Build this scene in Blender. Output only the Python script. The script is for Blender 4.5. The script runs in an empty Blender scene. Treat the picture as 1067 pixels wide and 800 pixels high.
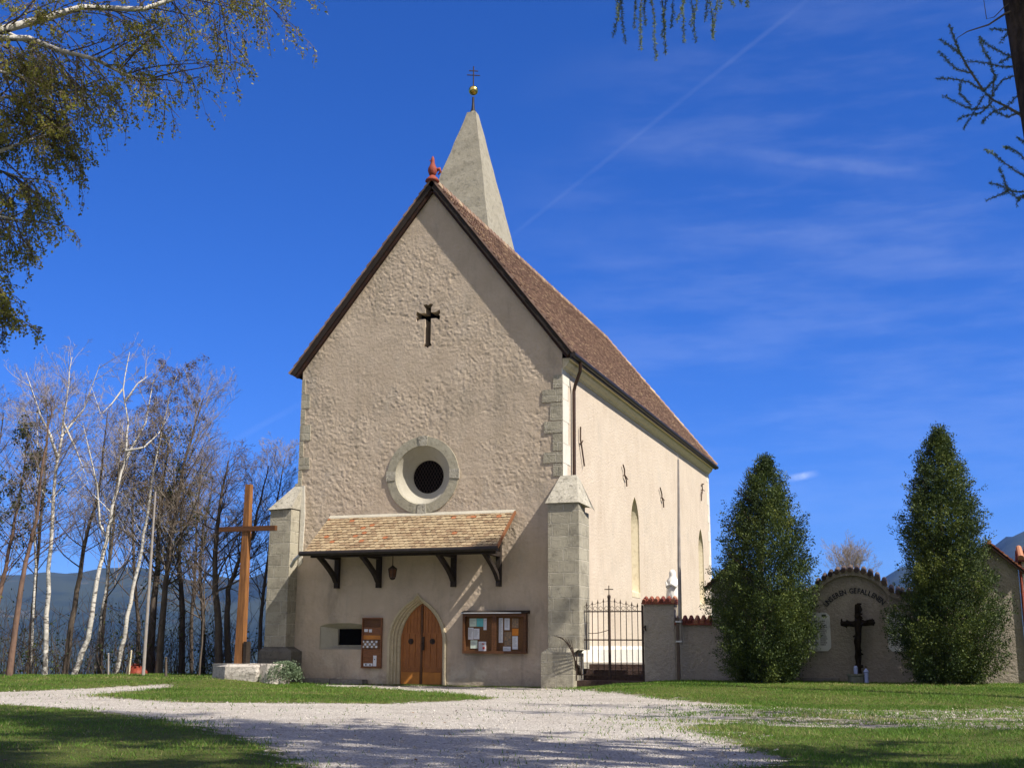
import bpy, math, random
import numpy as np
from mathutils import Vector, Matrix
from mathutils.geometry import tessellate_polygon
from mathutils import noise as mnoise

R = math.radians
scene = bpy.context.scene
C = scene.collection

# ------------------------------------------------------------------ camera, sky, sun, exposure
CAM = np.array([15.012, -34.338, 1.192]); FPX = 1250.0; TILT = R(12.25); YAW = .34; ROLL = R(.25)
_r = np.array([math.cos(YAW), math.sin(YAW), 0]); _h = np.array([-math.sin(YAW), math.cos(YAW), 0])
_f = _h*math.cos(TILT) + np.array([0, 0, math.sin(TILT)]); _u = -_h*math.sin(TILT) + np.array([0, 0, math.cos(TILT)])
cr, sr = math.cos(ROLL), math.sin(ROLL)
cam_right = cr*_r + sr*_u; cam_up = cr*_u - sr*_r
cd = bpy.data.cameras.new('camera'); cam = bpy.data.objects.new('camera', cd); C.objects.link(cam)
cd.sensor_width = 36; cd.lens = FPX/1067*36; cd.clip_start = .1; cd.clip_end = 40000
M4 = Matrix(((cam_right[0], cam_up[0], -_f[0], CAM[0]), (cam_right[1], cam_up[1], -_f[1], CAM[1]),
             (cam_right[2], cam_up[2], -_f[2], CAM[2]), (0, 0, 0, 1)))
cam.matrix_world = M4
scene.camera = cam

def ray(px, py):
    a, b = px-533.5, py-400
    return a*cam_right - b*cam_up + FPX*_f
def at(px, py, d):
    """world point on the line of sight of a photo pixel, at ground distance d from the camera"""
    v = ray(px, py); k = d/math.hypot(v[0], v[1]); return CAM + k*v
def on_ground(px, py, z=0.):
    v = ray(px, py); k = (z-CAM[2])/v[2]; return CAM + k*v

SUN = np.array([3.7, -1.08, 4.25]); SUN = SUN/np.linalg.norm(SUN)
SUN_EL = math.asin(SUN[2]); SUN_ROT = math.atan2(SUN[0], SUN[1])
sd = bpy.data.lights.new('sun', 'SUN'); sd.energy = 3.7; sd.angle = R(.53); sd.color = (1, .93, .82)
so = bpy.data.objects.new('sun', sd); C.objects.link(so)
so.rotation_euler = Vector(SUN).to_track_quat('Z', 'Y').to_euler(); so.location = (40, -10, 50)

scene.view_settings.view_transform = 'Standard'; scene.view_settings.look = 'None'
scene.view_settings.exposure = 1.08; scene.view_settings.gamma = 1; scene.view_settings.use_curve_mapping = False

world = bpy.data.worlds.new('World'); scene.world = world; world.use_nodes = True
def build_world():
    nt = world.node_tree; nt.nodes.clear(); N = nt.nodes.new; L = nt.links.new
    out = N('ShaderNodeOutputWorld'); bg = N('ShaderNodeBackground'); sky = N('ShaderNodeTexSky')
    sky.sky_type = 'NISHITA'; sky.sun_disc = False; sky.sun_elevation = SUN_EL; sky.sun_rotation = SUN_ROT
    sky.altitude = 900; sky.air_density = 1.0; sky.dust_density = .1; sky.ozone_density = 2.5
    hsv = N('ShaderNodeHueSaturation'); hsv.inputs['Saturation'].default_value = 1.06; hsv.inputs['Value'].default_value = 1.0
    tintn = N('ShaderNodeMix'); tintn.data_type = 'RGBA'; tintn.blend_type = 'MULTIPLY'; tintn.inputs['Factor'].default_value = 1
    L(sky.outputs[0], tintn.inputs[6]); tintn.inputs[7].default_value = (.30, .485, .97, 1)
    L(tintn.outputs[2], hsv.inputs['Color'])
    geo = N('ShaderNodeTexCoord')
    def vm(op, a, b=None):
        n = N('ShaderNodeVectorMath'); n.operation = op
        for i, q in enumerate((a, b)):
            if q is None: continue
            if hasattr(q, 'links'): L(q, n.inputs[i])
            else: n.inputs[i].default_value = q
        return n.outputs['Value' if op in ('DOT_PRODUCT', 'LENGTH') else 'Vector']
    def m(op, a, b=None, c=None, clamp=False):
        n = N('ShaderNodeMath'); n.operation = op; n.use_clamp = clamp
        for i, q in enumerate((a, b, c)):
            if q is None: continue
            if hasattr(q, 'links'): L(q, n.inputs[i])
            else: n.inputs[i].default_value = q
        return n.outputs[0]
    def rng(x, a, b, c=0., d=1.):
        n = N('ShaderNodeMapRange'); n.interpolation_type = 'SMOOTHSTEP'
        L(x, n.inputs[0])
        for i, q in enumerate((a, b, c, d)): n.inputs[i+1].default_value = q
        return n.outputs[0]
    d = geo.outputs['Generated']
    def noise(scale, detail=5, stretch=None, rough=.6):
        n = N('ShaderNodeTexNoise'); n.inputs['Scale'].default_value = scale; n.inputs['Detail'].default_value = detail; n.inputs['Roughness'].default_value = rough
        if stretch is not None:
            mp = N('ShaderNodeMapping'); mp.inputs['Scale'].default_value = stretch[0]; mp.inputs['Rotation'].default_value = stretch[1]
            L(d, mp.inputs['Vector']); L(mp.outputs[0], n.inputs['Vector'])
        else: L(d, n.inputs['Vector'])
        return n.outputs['Fac']
    def unit(px, py): v = ray(px, py); return v/np.linalg.norm(v)
    def trail(p0, p1, width, soft, lo, hi, amount, nscale=18):
        a, b = unit(*p0), unit(*p1); n = np.cross(a, b); n /= np.linalg.norm(n); t = b-a; L0 = np.linalg.norm(t); t /= L0
        off = m('ABSOLUTE', vm('DOT_PRODUCT', d, tuple(n)))
        band = rng(off, width, width+soft, 1, 0)
        along = m('DIVIDE', m('SUBTRACT', vm('DOT_PRODUCT', d, tuple(t)), float(a@t)), L0)
        ends = m('MULTIPLY', rng(along, -lo, lo), rng(along, 1-hi, 1+hi, 1, 0))
        nz = rng(noise(nscale, 4), .3, .75, .35, 1.)
        return m('MULTIPLY', m('MULTIPLY', band, ends), m('MULTIPLY', nz, amount))
    parts = [trail((540, 240), (832, 8), .0003, .0026, .12, .1, .024),
             trail((780, 160), (960, 182), .0015, .006, .25, .25, .04, 40),
             trail((640, 150), (960, 185), .004, .014, .3, .2, .025, 25),
             trail((600, 240), (1067, 262), .004, .02, .3, .2, .025, 20),
             trail((150, 510), (318, 418), .0004, .0035, .3, .2, .025),
             trail((826, 498), (846, 494), .0006, .0035, .5, .5, .45, 60)]
    # thin cirrus haze veil on the right of the view
    ctr = unit(930, 330)
    veil = m('MULTIPLY', rng(vm('DOT_PRODUCT', d, tuple(ctr)), .93, 1.0), rng(noise(5, 6, ((1.2, 1.2, 6), (.25, .15, 0))), .40, .72, 0, .055))
    # whitish veil added to the unseen sky, sunward and behind, to lift blue shade
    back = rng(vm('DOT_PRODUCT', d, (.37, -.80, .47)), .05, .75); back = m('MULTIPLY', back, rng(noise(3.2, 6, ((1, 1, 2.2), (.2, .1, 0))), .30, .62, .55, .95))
    tot = veil
    for p in parts: tot = m('ADD', tot, p)
    mix = N('ShaderNodeMix'); mix.data_type = 'RGBA'
    L(m('MINIMUM', tot, .8), mix.inputs['Factor']); L(hsv.outputs[0], mix.inputs[6]); mix.inputs[7].default_value = (8.2, 8.6, 9.4, 1)
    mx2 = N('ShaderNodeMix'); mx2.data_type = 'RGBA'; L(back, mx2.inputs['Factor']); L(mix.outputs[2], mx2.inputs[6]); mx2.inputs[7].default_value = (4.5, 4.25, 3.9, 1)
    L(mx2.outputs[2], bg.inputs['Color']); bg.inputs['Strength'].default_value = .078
    L(bg.outputs[0], out.inputs['Surface'])
build_world()

scene.render.engine = 'CYCLES'
scene.cycles.use_denoising = True
scene.cycles.max_bounces = 6; scene.cycles.diffuse_bounces = 3; scene.cycles.glossy_bounces = 2
scene.cycles.transmission_bounces = 3; scene.cycles.transparent_max_bounces = 6; scene.cycles.volume_bounces = 0
scene.cycles.caustics_reflective = False; scene.cycles.caustics_refractive = False

# ------------------------------------------------------------------ materials
MATS = {}
def new_mat(name):
    m = bpy.data.materials.new(name); m.use_nodes = True; nt = m.node_tree; nt.nodes.clear()
    o = nt.nodes.new('ShaderNodeOutputMaterial'); b = nt.nodes.new('ShaderNodeBsdfPrincipled'); nt.links.new(b.outputs[0], o.inputs['Surface'])
    MATS[name] = m; return m, nt, b
class NB:
    """small node helper"""
    def __init__(s, nt): s.nt = nt
    def n(s, t, **k):
        q = s.nt.nodes.new(t)
        for a, v in k.items(): setattr(q, a, v)
        return q
    def put(s, sock, v):
        if hasattr(v, 'links'): s.nt.links.new(v, sock)
        else: sock.default_value = v
    def coord(s, scale=(1, 1, 1), rot=(0, 0, 0)):
        t = s.n('ShaderNodeNewGeometry'); mp = s.n('ShaderNodeMapping'); mp.inputs['Scale'].default_value = scale; mp.inputs['Rotation'].default_value = rot
        s.nt.links.new(t.outputs['Position'], mp.inputs['Vector']); return mp.outputs[0]
    def noise(s, scale, detail=4, rough=.55, vec=None, dist=0):
        q = s.n('ShaderNodeTexNoise'); q.inputs['Scale'].default_value = scale; q.inputs['Detail'].default_value = detail
        q.inputs['Roughness'].default_value = rough; q.inputs['Distortion'].default_value = dist
        s.put(q.inputs['Vector'], vec if vec is not None else s.coord()); return q.outputs['Fac']
    def vor(s, scale, vec=None, feature='F1', out='Distance', rnd=1):
        q = s.n('ShaderNodeTexVoronoi', feature=feature); q.inputs['Scale'].default_value = scale; q.inputs['Randomness'].default_value = rnd
        s.put(q.inputs['Vector'], vec if vec is not None else s.coord()); return q.outputs[out]
    def rng(s, x, a, b, c=0., d=1., smooth=True):
        q = s.n('ShaderNodeMapRange'); q.interpolation_type = 'SMOOTHSTEP' if smooth else 'LINEAR'; s.put(q.inputs[0], x)
        for i, v in enumerate((a, b, c, d)): s.put(q.inputs[i+1], v)
        return q.outputs[0]
    def math(s, op, a, b=0., clamp=False):
        q = s.n('ShaderNodeMath', operation=op, use_clamp=clamp); s.put(q.inputs[0], a); s.put(q.inputs[1], b); return q.outputs[0]
    def mix(s, f, a, b, mode='MIX'):
        q = s.n('ShaderNodeMix', data_type='RGBA', blend_type=mode); s.put(q.inputs['Factor'], f)
        for i, v in ((6, a), (7, b)):
            if not hasattr(v, 'links') and len(v) == 3: v = (*v, 1)
            s.put(q.inputs[i], v)
        return q.outputs[2]
    def ramp(s, f, stops):
        q = s.n('ShaderNodeValToRGB'); e = q.color_ramp.elements
        while len(e) < len(stops): e.new(.5)
        for i, (p, c) in enumerate(stops): e[i].position = p; e[i].color = (*c, 1)
        s.put(q.inputs[0], f); return q.outputs[0]
    def bump(s, h, strength=1., dist=.02, normal=None):
        q = s.n('ShaderNodeBump'); q.inputs['Strength'].default_value = strength; q.inputs['Distance'].default_value = dist
        s.put(q.inputs['Height'], h)
        if normal is not None: s.put(q.inputs['Normal'], normal)
        return q.outputs[0]
    def attr(s, name='tint'):
        q = s.n('ShaderNodeAttribute', attribute_name=name); return q.outputs['Fac']
    def pos(s):
        t = s.n('ShaderNodeNewGeometry'); q = s.n('ShaderNodeSeparateXYZ'); s.nt.links.new(t.outputs['Position'], q.inputs[0]); return q.outputs

def setp(b, col=None, rough=None, metal=None, spec=None, normal=None, nt=None):
    def p(n, v):
        if v is None: return
        if hasattr(v, 'links'): nt.links.new(v, b.inputs[n])
        else: b.inputs[n].default_value = v
    if col is not None and not hasattr(col, 'links') and len(col) == 3: col = (*col, 1)
    p('Base Color', col); p('Roughness', rough); p('Metallic', metal); p('Specular IOR Level', spec); p('Normal', normal)

def simple(name, c0, c1=None, rough=.7, metal=0., scale=8, bump=0., bscale=60, spec=.3, stretch=(1, 1, 1)):
    m, nt, b = new_mat(name); k = NB(nt)
    c1 = c1 or tuple(q*.75 for q in c0)
    v = k.coord(stretch)
    col = k.mix(k.rng(k.noise(scale, 5, .6, v), .3, .7), c0, c1)
    nrm = k.bump(k.noise(bscale, 4, .6, v), 1, bump) if bump else None
    setp(b, col, rough, metal, spec, nrm, nt); return m

def plaster(name, base, light, dark, b_coarse, b_fine, stain=.6):
    m, nt, b = new_mat(name); k = NB(nt); P = k.pos()
    col = k.mix(k.rng(k.noise(1.3, 6, .65), .3, .72), base, light)
    col = k.mix(k.math('MULTIPLY', k.rng(k.noise(.55, 7, .7, k.coord((1.6, 1.6, .55))), .5, .72), stain), col, dark)
    col = k.mix(k.math('MULTIPLY', k.rng(k.noise(9, 5, .7), .55, .75), .35*stain), col, dark)
    # rain streaks drawn down the wall and larger repaired patches
    strk = k.math('MULTIPLY', k.rng(k.noise(2.2, 6, .7, k.coord((1.6, 1.6, .09))), .50, .70), k.rng(k.noise(.5, 4, .6), .40, .62))
    col = k.mix(k.math('MULTIPLY', strk, .55*stain), col, dark)
    ptch = k.rng(k.noise(.42, 3, .5, k.coord((1, 1, 1.3)), .8), .55, .57); col = k.mix(k.math('MULTIPLY', ptch, .28*stain), col, tuple(q*1.12 for q in light))
    # pale salt bloom low on the wall
    low = k.math('MULTIPLY', k.rng(P[2], 1.15, .3), k.rng(k.noise(1.7, 6, .7), .5, .62))
    col = k.mix(k.math('MULTIPLY', low, .38), col, tuple(min(.7, q*1.45) for q in light))
    damp = k.math('MULTIPLY', k.rng(P[2], .45, .0), k.rng(k.noise(2.6, 5, .7), .35, .7))
    col = k.mix(k.math('MULTIPLY', damp, .5), col, tuple(q*.6 for q in dark))
    grain = k.noise(30, 6, .7); lump = k.noise(12, 5, .6); chip = k.rng(k.noise(11, 6, .7, k.coord((1, 1, .7))), .50, .66)
    h = lump
    pits = k.math('MULTIPLY', k.rng(k.noise(14, 5, .75, k.coord((1, 1, 1.4))), .60, .74), .55*stain)
    col = k.mix(pits, col, tuple(q*.7 for q in dark))
    col = k.mix(k.math('MULTIPLY', k.rng(k.noise(.8, 8, .75, k.coord((1.3, 1.3, .6))), .52, .68), .45*stain), col, (.36, .34, .30))
    n1 = k.bump(h, 1, b_coarse); n2 = k.bump(grain, 1, b_fine, n1)
    setp(b, col, .95, 0, .1, n2, nt); return m
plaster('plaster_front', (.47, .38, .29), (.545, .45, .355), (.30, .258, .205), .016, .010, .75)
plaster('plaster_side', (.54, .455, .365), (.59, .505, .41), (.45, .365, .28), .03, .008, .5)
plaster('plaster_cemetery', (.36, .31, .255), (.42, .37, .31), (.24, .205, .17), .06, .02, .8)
plaster('plaster_grey', (.40, .37, .30), (.46, .43, .36), (.28, .26, .21), .012, .006, .6)
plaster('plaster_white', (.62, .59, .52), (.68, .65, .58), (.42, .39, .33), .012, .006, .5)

def stone(name, base, light, dark, mortar, bw=.62, bh=.36, lich=.4):
    m, nt, b = new_mat(name); k = NB(nt)
    # blocks laid round the piece: x+y along the wall, z up
    P = k.pos(); cmb = k.n('ShaderNodeCombineXYZ')
    wob = k.math('MULTIPLY', k.math('SUBTRACT', k.noise(1.2, 3), .5), .12)
    nt.links.new(k.math('ADD', k.math('ADD', P[0], k.math('MULTIPLY', P[1], .93)), wob), cmb.inputs[0])
    nt.links.new(k.math('ADD', P[2], wob), cmb.inputs[1])
    br = k.n('ShaderNodeTexBrick'); nt.links.new(cmb.outputs[0], br.inputs['Vector'])
    br.inputs['Scale'].default_value = 1; br.inputs['Brick Width'].default_value = bw; br.inputs['Row Height'].default_value = bh
    br.inputs['Mortar Size'].default_value = .016; br.inputs['Mortar Smooth'].default_value = .4; br.inputs['Bias'].default_value = 0
    br.inputs['Color1'].default_value = (*base, 1); br.inputs['Color2'].default_value = (*light, 1); br.inputs['Mortar'].default_value = (*mortar, 1)
    br.offset = .37; br.squash = .8; br.squash_frequency = 3
    col = k.mix(k.math('MULTIPLY', k.rng(k.noise(2.2, 7, .72), .45, .68), lich), br.outputs['Color'], dark)
    col = k.mix(k.math('MULTIPLY', k.rng(k.noise(11, 6, .75), .52, .7), .5), col, tuple(q*.62 for q in dark))
    h = k.math('ADD', k.math('MULTIPLY', br.outputs['Fac'], -1.3), k.math('ADD', k.noise(24, 6, .7), k.math('MULTIPLY', k.noise(4, 4), .8)))
    setp(b, col, .95, 0, .1, k.bump(h, 1, .035), nt); return m
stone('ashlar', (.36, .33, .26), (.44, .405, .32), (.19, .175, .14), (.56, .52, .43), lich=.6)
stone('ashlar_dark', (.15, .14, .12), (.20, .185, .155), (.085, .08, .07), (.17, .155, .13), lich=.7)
def rockmat(name, base, light, dark, bump=.03, sc=3.):
    m, nt, b = new_mat(name); k = NB(nt)
    col = k.mix(k.rng(k.noise(sc, 7, .7), .3, .7), base, light)
    col = k.mix(k.math('MULTIPLY', k.rng(k.noise(sc*2.3, 7, .75), .5, .64), .75), col, dark)
    col = k.mix(k.rng(k.vor(sc*9), .12, .0, 0, .5), col, tuple(q*.6 for q in dark))
    setp(b, col, .95, 0, .1, k.bump(k.math('ADD', k.noise(sc*3, 7, .7), k.math('MULTIPLY', k.noise(sc*14, 4, .7), .35)), 1, bump), nt); return m
rockmat('cap_stone', (.35, .325, .265), (.47, .44, .37), (.14, .13, .11), .03, 3.5)
rockmat('cut_stone', (.33, .305, .235), (.41, .38, .30), (.22, .205, .16), .015, 3.)
rockmat('portal_stone', (.50, .43, .29), (.57, .49, .345), (.37, .31, .21), .012, 4.)
rockmat('plinth_stone', (.42, .38, .34), (.55, .51, .46), (.17, .15, .135), .035, 5.)
rockmat('spire_render', (.285, .262, .205), (.335, .31, .25), (.20, .184, .145), .03, 1.6)
rockmat('window_stone', (.60, .52, .37), (.66, .58, .43), (.47, .39, .27), .008, 3.)
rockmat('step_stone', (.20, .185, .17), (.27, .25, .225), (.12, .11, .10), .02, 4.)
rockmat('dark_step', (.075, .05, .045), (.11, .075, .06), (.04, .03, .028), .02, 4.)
rockmat('marble', (.60, .60, .58), (.68, .68, .66), (.46, .46, .45), .003, 3.)
simple('black_void', (.004, .004, .005), (.006, .006, .007), .9, spec=.05)
simple('iron', (.035, .026, .022), (.07, .042, .03), .75, .2, 14)
simple('iron_rust', (.10, .055, .035), (.06, .04, .03), .8, .1, 14)
simple('dark_timber', (.022, .017, .014), (.04, .03, .024), .8, 0, 6, .004, 40, .2, (1, 1, 6))
simple('rake_board', (.055, .026, .018), (.03, .018, .015), .8, 0, 6, .004, 40, .2)
simple('gutter_metal', (.03, .027, .026), (.05, .04, .036), .5, .5, 6)
simple('copper_pipe', (.075, .042, .03), (.05, .032, .026), .5, .4, 6)
simple('zinc', (.55, .56, .57), (.45, .46, .47), .45, .3, 6)
simple('gold', (.95, .66, .18), (.85, .55, .12), .22, 1., 4)
simple('red_clay', (.30, .065, .04), (.20, .045, .03), .75, 0, 14, .01, 40)
simple('cross_wood', (.29, .13, .042), (.16, .068, .026), .6, 0, 3, .003, 30, .3, (6, 6, .6))
simple('dark_wood', (.13, .055, .02), (.08, .034, .014), .55, 0, 4, .003, 40, .3, (1, 1, 8))
simple('board_wood', (.24, .10, .045), (.17, .07, .03), .6, 0, 4, .003, 40, .3, (1.5, 1, 12))
simple('board_orange', (.55, .22, .045), (.42, .16, .035), .6, 0, 4, .003, 40)
simple('cork', (.17, .085, .035), (.12, .06, .026), .9, 0, 30, .002, 80)
simple('paper', (.72, .73, .78), (.64, .66, .72), .8, 0, 3)
simple('paper_mint', (.60, .72, .62), (.55, .66, .58), .8, 0, 3)
simple('paper_teal', (.10, .42, .46), (.16, .48, .50), .8, 0, 9)
simple('paper_orange', (.65, .25, .04), (.6, .2, .03), .8, 0, 9)
simple('paper_photo', (.35, .22, .12), (.12, .11, .10), .7, 0, 22)
simple('paper_red', (.55, .07, .06), (.5, .06, .05), .8)
simple('ink', (.03, .03, .035), (.05, .05, .055), .8)
simple('ink_grey', (.30, .31, .34), (.34, .35, .38), .8)
simple('statue_white', (.78, .77, .74), (.68, .66, .62), .6, 0, 5)
simple('pole_grey', (.33, .30, .28), (.26, .23, .21), .6, 0, 5)
simple('post_wood', (.13, .095, .07), (.09, .065, .05), .85, 0, 6, .004, 40)
simple('crucifix_wood', (.016, .012, .009), (.03, .022, .016), .9, 0, 12, .02, 25, .1)
simple('planter', (.20, .20, .17), (.13, .14, .11), .9, 0, 9, .01, 40)
simple('lantern_blue', (.30, .36, .62), (.38, .44, .70), .5, 0, 5)
simple('tarp_red', (.26, .05, .025), (.18, .035, .02), .6, 0, 5, .02, 8)
simple('hedge_twig', (.07, .05, .04), (.045, .034, .028), .9, 0, 5)
def door_wood():
    m, nt, b = new_mat('door_wood'); k = NB(nt)
    v = k.coord((9, 9, .9)); g = k.noise(4, 6, .65, v, 1.2)
    col = k.mix(k.rng(g, .3, .7), (.40, .145, .030), (.23, .075, .017))
    col = k.mix(k.rng(k.noise(1.6, 4), .45, .75, 0, .5), col, (.50, .20, .05))
    setp(b, col, .45, 0, .4, k.bump(g, 1, .003), nt)
door_wood()
def glass_mat():
    m, nt, b = new_mat('board_glass'); setp(b, (.9, .95, .95), .03, 0, .5, None, nt)
    b.inputs['Alpha'].default_value = .08
glass_mat()
def tile_mat(name, stops, rough=.85):
    m, nt, b = new_mat(name); k = NB(nt)
    col = k.ramp(k.attr(), stops)
    col = k.mix(k.rng(k.noise(5, 6, .7), .5, .75, 0, .45), col, (.07, .055, .045))
    setp(b, col, rough, 0, .2, k.bump(k.noise(45, 4, .6), 1, .006), nt)
tile_mat('roof_tile', [(0, (.16, .105, .085)), (.35, (.25, .165, .13)), (.7, (.32, .215, .165)), (.9, (.43, .31, .215)), (1, (.52, .40, .27))])
tile_mat('porch_tile', [(0, (.23, .155, .095)), (.4, (.315, .235, .145)), (.8, (.385, .30, .19)), (.985, (.33, .24, .14)), (.993, (.36, .15, .075)), (1, (.33, .13, .06))])
tile_mat('coping_tile', [(0, (.16, .045, .035)), (.5, (.27, .085, .05)), (1, (.42, .20, .12))])
tile_mat('coping_dark', [(0, (.055, .042, .038)), (.5, (.09, .065, .055)), (1, (.15, .11, .09))])
def leaf_mat(name, stops, trans=.25, rough=.6):
    m, nt, b = new_mat(name); k = NB(nt)
    col = k.ramp(k.attr(), stops)
    setp(b, col, rough, 0, .25, None, nt)
    tr = k.n('ShaderNodeBsdfTranslucent'); nt.links.new(col, tr.inputs['Color'])
    ms = k.n('ShaderNodeMixShader'); ms.inputs[0].default_value = trans
    o = [n for n in nt.nodes if n.type == 'OUTPUT_MATERIAL'][0]
    nt.links.new(b.outputs[0], ms.inputs[1]); nt.links.new(tr.outputs[0], ms.inputs[2]); nt.links.new(ms.outputs[0], o.inputs['Surface'])
leaf_mat('thuja_leaf', [(0, (.014, .026, .012)), (.4, (.042, .068, .020)), (.75, (.115, .150, .032)), (1, (.26, .27, .060))], .2)
leaf_mat('birch_leaf', [(0, (.17, .16, .045)), (.4, (.28, .275, .06)), (.75, (.40, .41, .08)), (1, (.46, .36, .12))], .7)
leaf_mat('catkin_leaf', [(0, (.09, .055, .03)), (.5, (.13, .085, .04)), (1, (.12, .12, .035))], .3)
leaf_mat('larch_leaf', [(0, (.10, .15, .07)), (.6, (.16, .22, .09)), (1, (.24, .29, .11))], .45)
leaf_mat('ivy_leaf', [(0, (.014, .024, .010)), (.5, (.035, .055, .015)), (1, (.10, .12, .03))], .2)
leaf_mat('grass_blade', [(0, (.055, .112, .014)), (.4, (.098, .195, .026)), (.72, (.150, .265, .040)), (.9, (.25, .30, .07)), (1, (.42, .36, .18))], .45)
leaf_mat('dry_leaf', [(0, (.05, .035, .025)), (.6, (.14, .085, .045)), (1, (.26, .17, .09))], .1)
leaf_mat('cascade_leaf', [(0, (.10, .16, .09)), (.5, (.18, .25, .15)), (1, (.28, .34, .22))], .3)
def bark(name, c0, c1, dark, marks=.0, sc=6, bd=.02):
    m, nt, b = new_mat(name); k = NB(nt)
    col = k.mix(k.rng(k.noise(sc, 6, .7, k.coord((1, 1, .35))), .35, .65), c0, c1)
    if marks:
        col = k.mix(k.math('MULTIPLY', k.rng(k.noise(4., 5, .7, k.coord((.7, .7, 3.2))), .53, .60), marks), col, dark)
        P = k.pos()
        col = k.mix(k.math('MULTIPLY', k.rng(P[2], 2.8, .2), k.rng(k.noise(5, 5, .7), .38, .6)), col, dark)
    setp(b, col, .9, 0, .15, k.bump(k.noise(22, 5, .7, k.coord((1, 1, .3))), 1, bd), nt)
bark('birch_bark', (.62, .60, .56), (.50, .47, .43), (.07, .06, .055), .85)
bark('dark_bark', (.13, .105, .085), (.075, .06, .05), (.02, .02, .02))
bark('red_bark', (.20, .125, .095), (.12, .08, .065), (.02, .02, .02))
bark('larch_bark', (.115, .080, .058), (.040, .030, .025), (.02, .02, .02), 0, 9, .09)
simple('twig', (.165, .128, .102), (.115, .09, .074), .9)
simple('twig_pale', (.33, .285, .24), (.22, .185, .155), .9)

def gravel_mat():
    m, nt, b = new_mat('gravel'); k = NB(nt)
    v = k.coord((1, 1, .2))
    cell = k.n('ShaderNodeTexVoronoi'); cell.inputs['Scale'].default_value = 34; nt.links.new(v, cell.inputs['Vector'])
    sep = k.n('ShaderNodeSeparateColor'); nt.links.new(cell.outputs['Color'], sep.inputs[0])
    col = k.ramp(sep.outputs[0], [(0, (.37, .335, .285)), (.3, (.62, .575, .505)), (.7, (.75, .70, .63)), (1, (.84, .80, .73))])
    big = k.noise(.55, 6, .65)
    col = k.mix(k.rng(big, .42, .7, 0, .5), col, (.54, .485, .43))
    col = k.mix(k.rng(k.noise(2.6, 6, .7), .56, .76, 0, .6), col, (.34, .295, .255))
    gap = k.rng(cell.outputs['Distance'], .62, .35)       # 1 on a stone, 0 in the gaps
    col = k.mix(k.rng(gap, 0, 1, .5, 0), col, (.22, .19, .165))
    # grass growing through: patchy attribute 'grassy'
    g = k.attr('grassy')
    pat = k.rng(k.math('ADD', g, k.math('MULTIPLY', k.math('SUBTRACT', k.noise(3.4, 6, .72, k.coord((.55, 1, 1))), .5), 1.3)), .42, .58)
    trk = k.rng(k.noise(.9, 4, .6, k.coord((.35, 1.5, 1))), .50, .66, 0, .42)
    col = k.mix(trk, col, (.36, .315, .27))
    col = k.mix(k.rng(g, .18, .5, 0, .45), col, (.25, .205, .16))
    col = k.mix(pat, col, k.mix(k.noise(12, 4), (.075, .095, .02), (.13, .14, .04)))
    h = k.math('ADD', gap, k.math('MULTIPLY', k.noise(9, 5, .7), 1.2))
    setp(b, col, .95, 0, .1, k.bump(h, 1, .03), nt)
gravel_mat()
def ground_mat():
    m, nt, b = new_mat('turf'); k = NB(nt)
    col = k.mix(k.rng(k.noise(7, 6, .7), .3, .7), (.075, .095, .022), (.12, .135, .035))
    col = k.mix(k.rng(k.noise(1.1, 5, .7), .52, .75, 0, .6), col, (.10, .10, .035))
    setp(b, col, .95, 0, .1, k.bump(k.noise(35, 5, .7), 1, .05), nt)
ground_mat()
def hill_mat():
    m, nt, b = new_mat('forest_hill'); k = NB(nt)
    col = k.mix(k.rng(k.noise(.0016, 7, .65), .4, .62), (.016, .026, .016), (.045, .056, .028))
    col = k.mix(k.rng(k.noise(.004, 6, .7), .58, .68, 0, .6), col, (.13, .12, .08))
    setp(b, col, 1., 0, .0, None, nt)
hill_mat()

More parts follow.
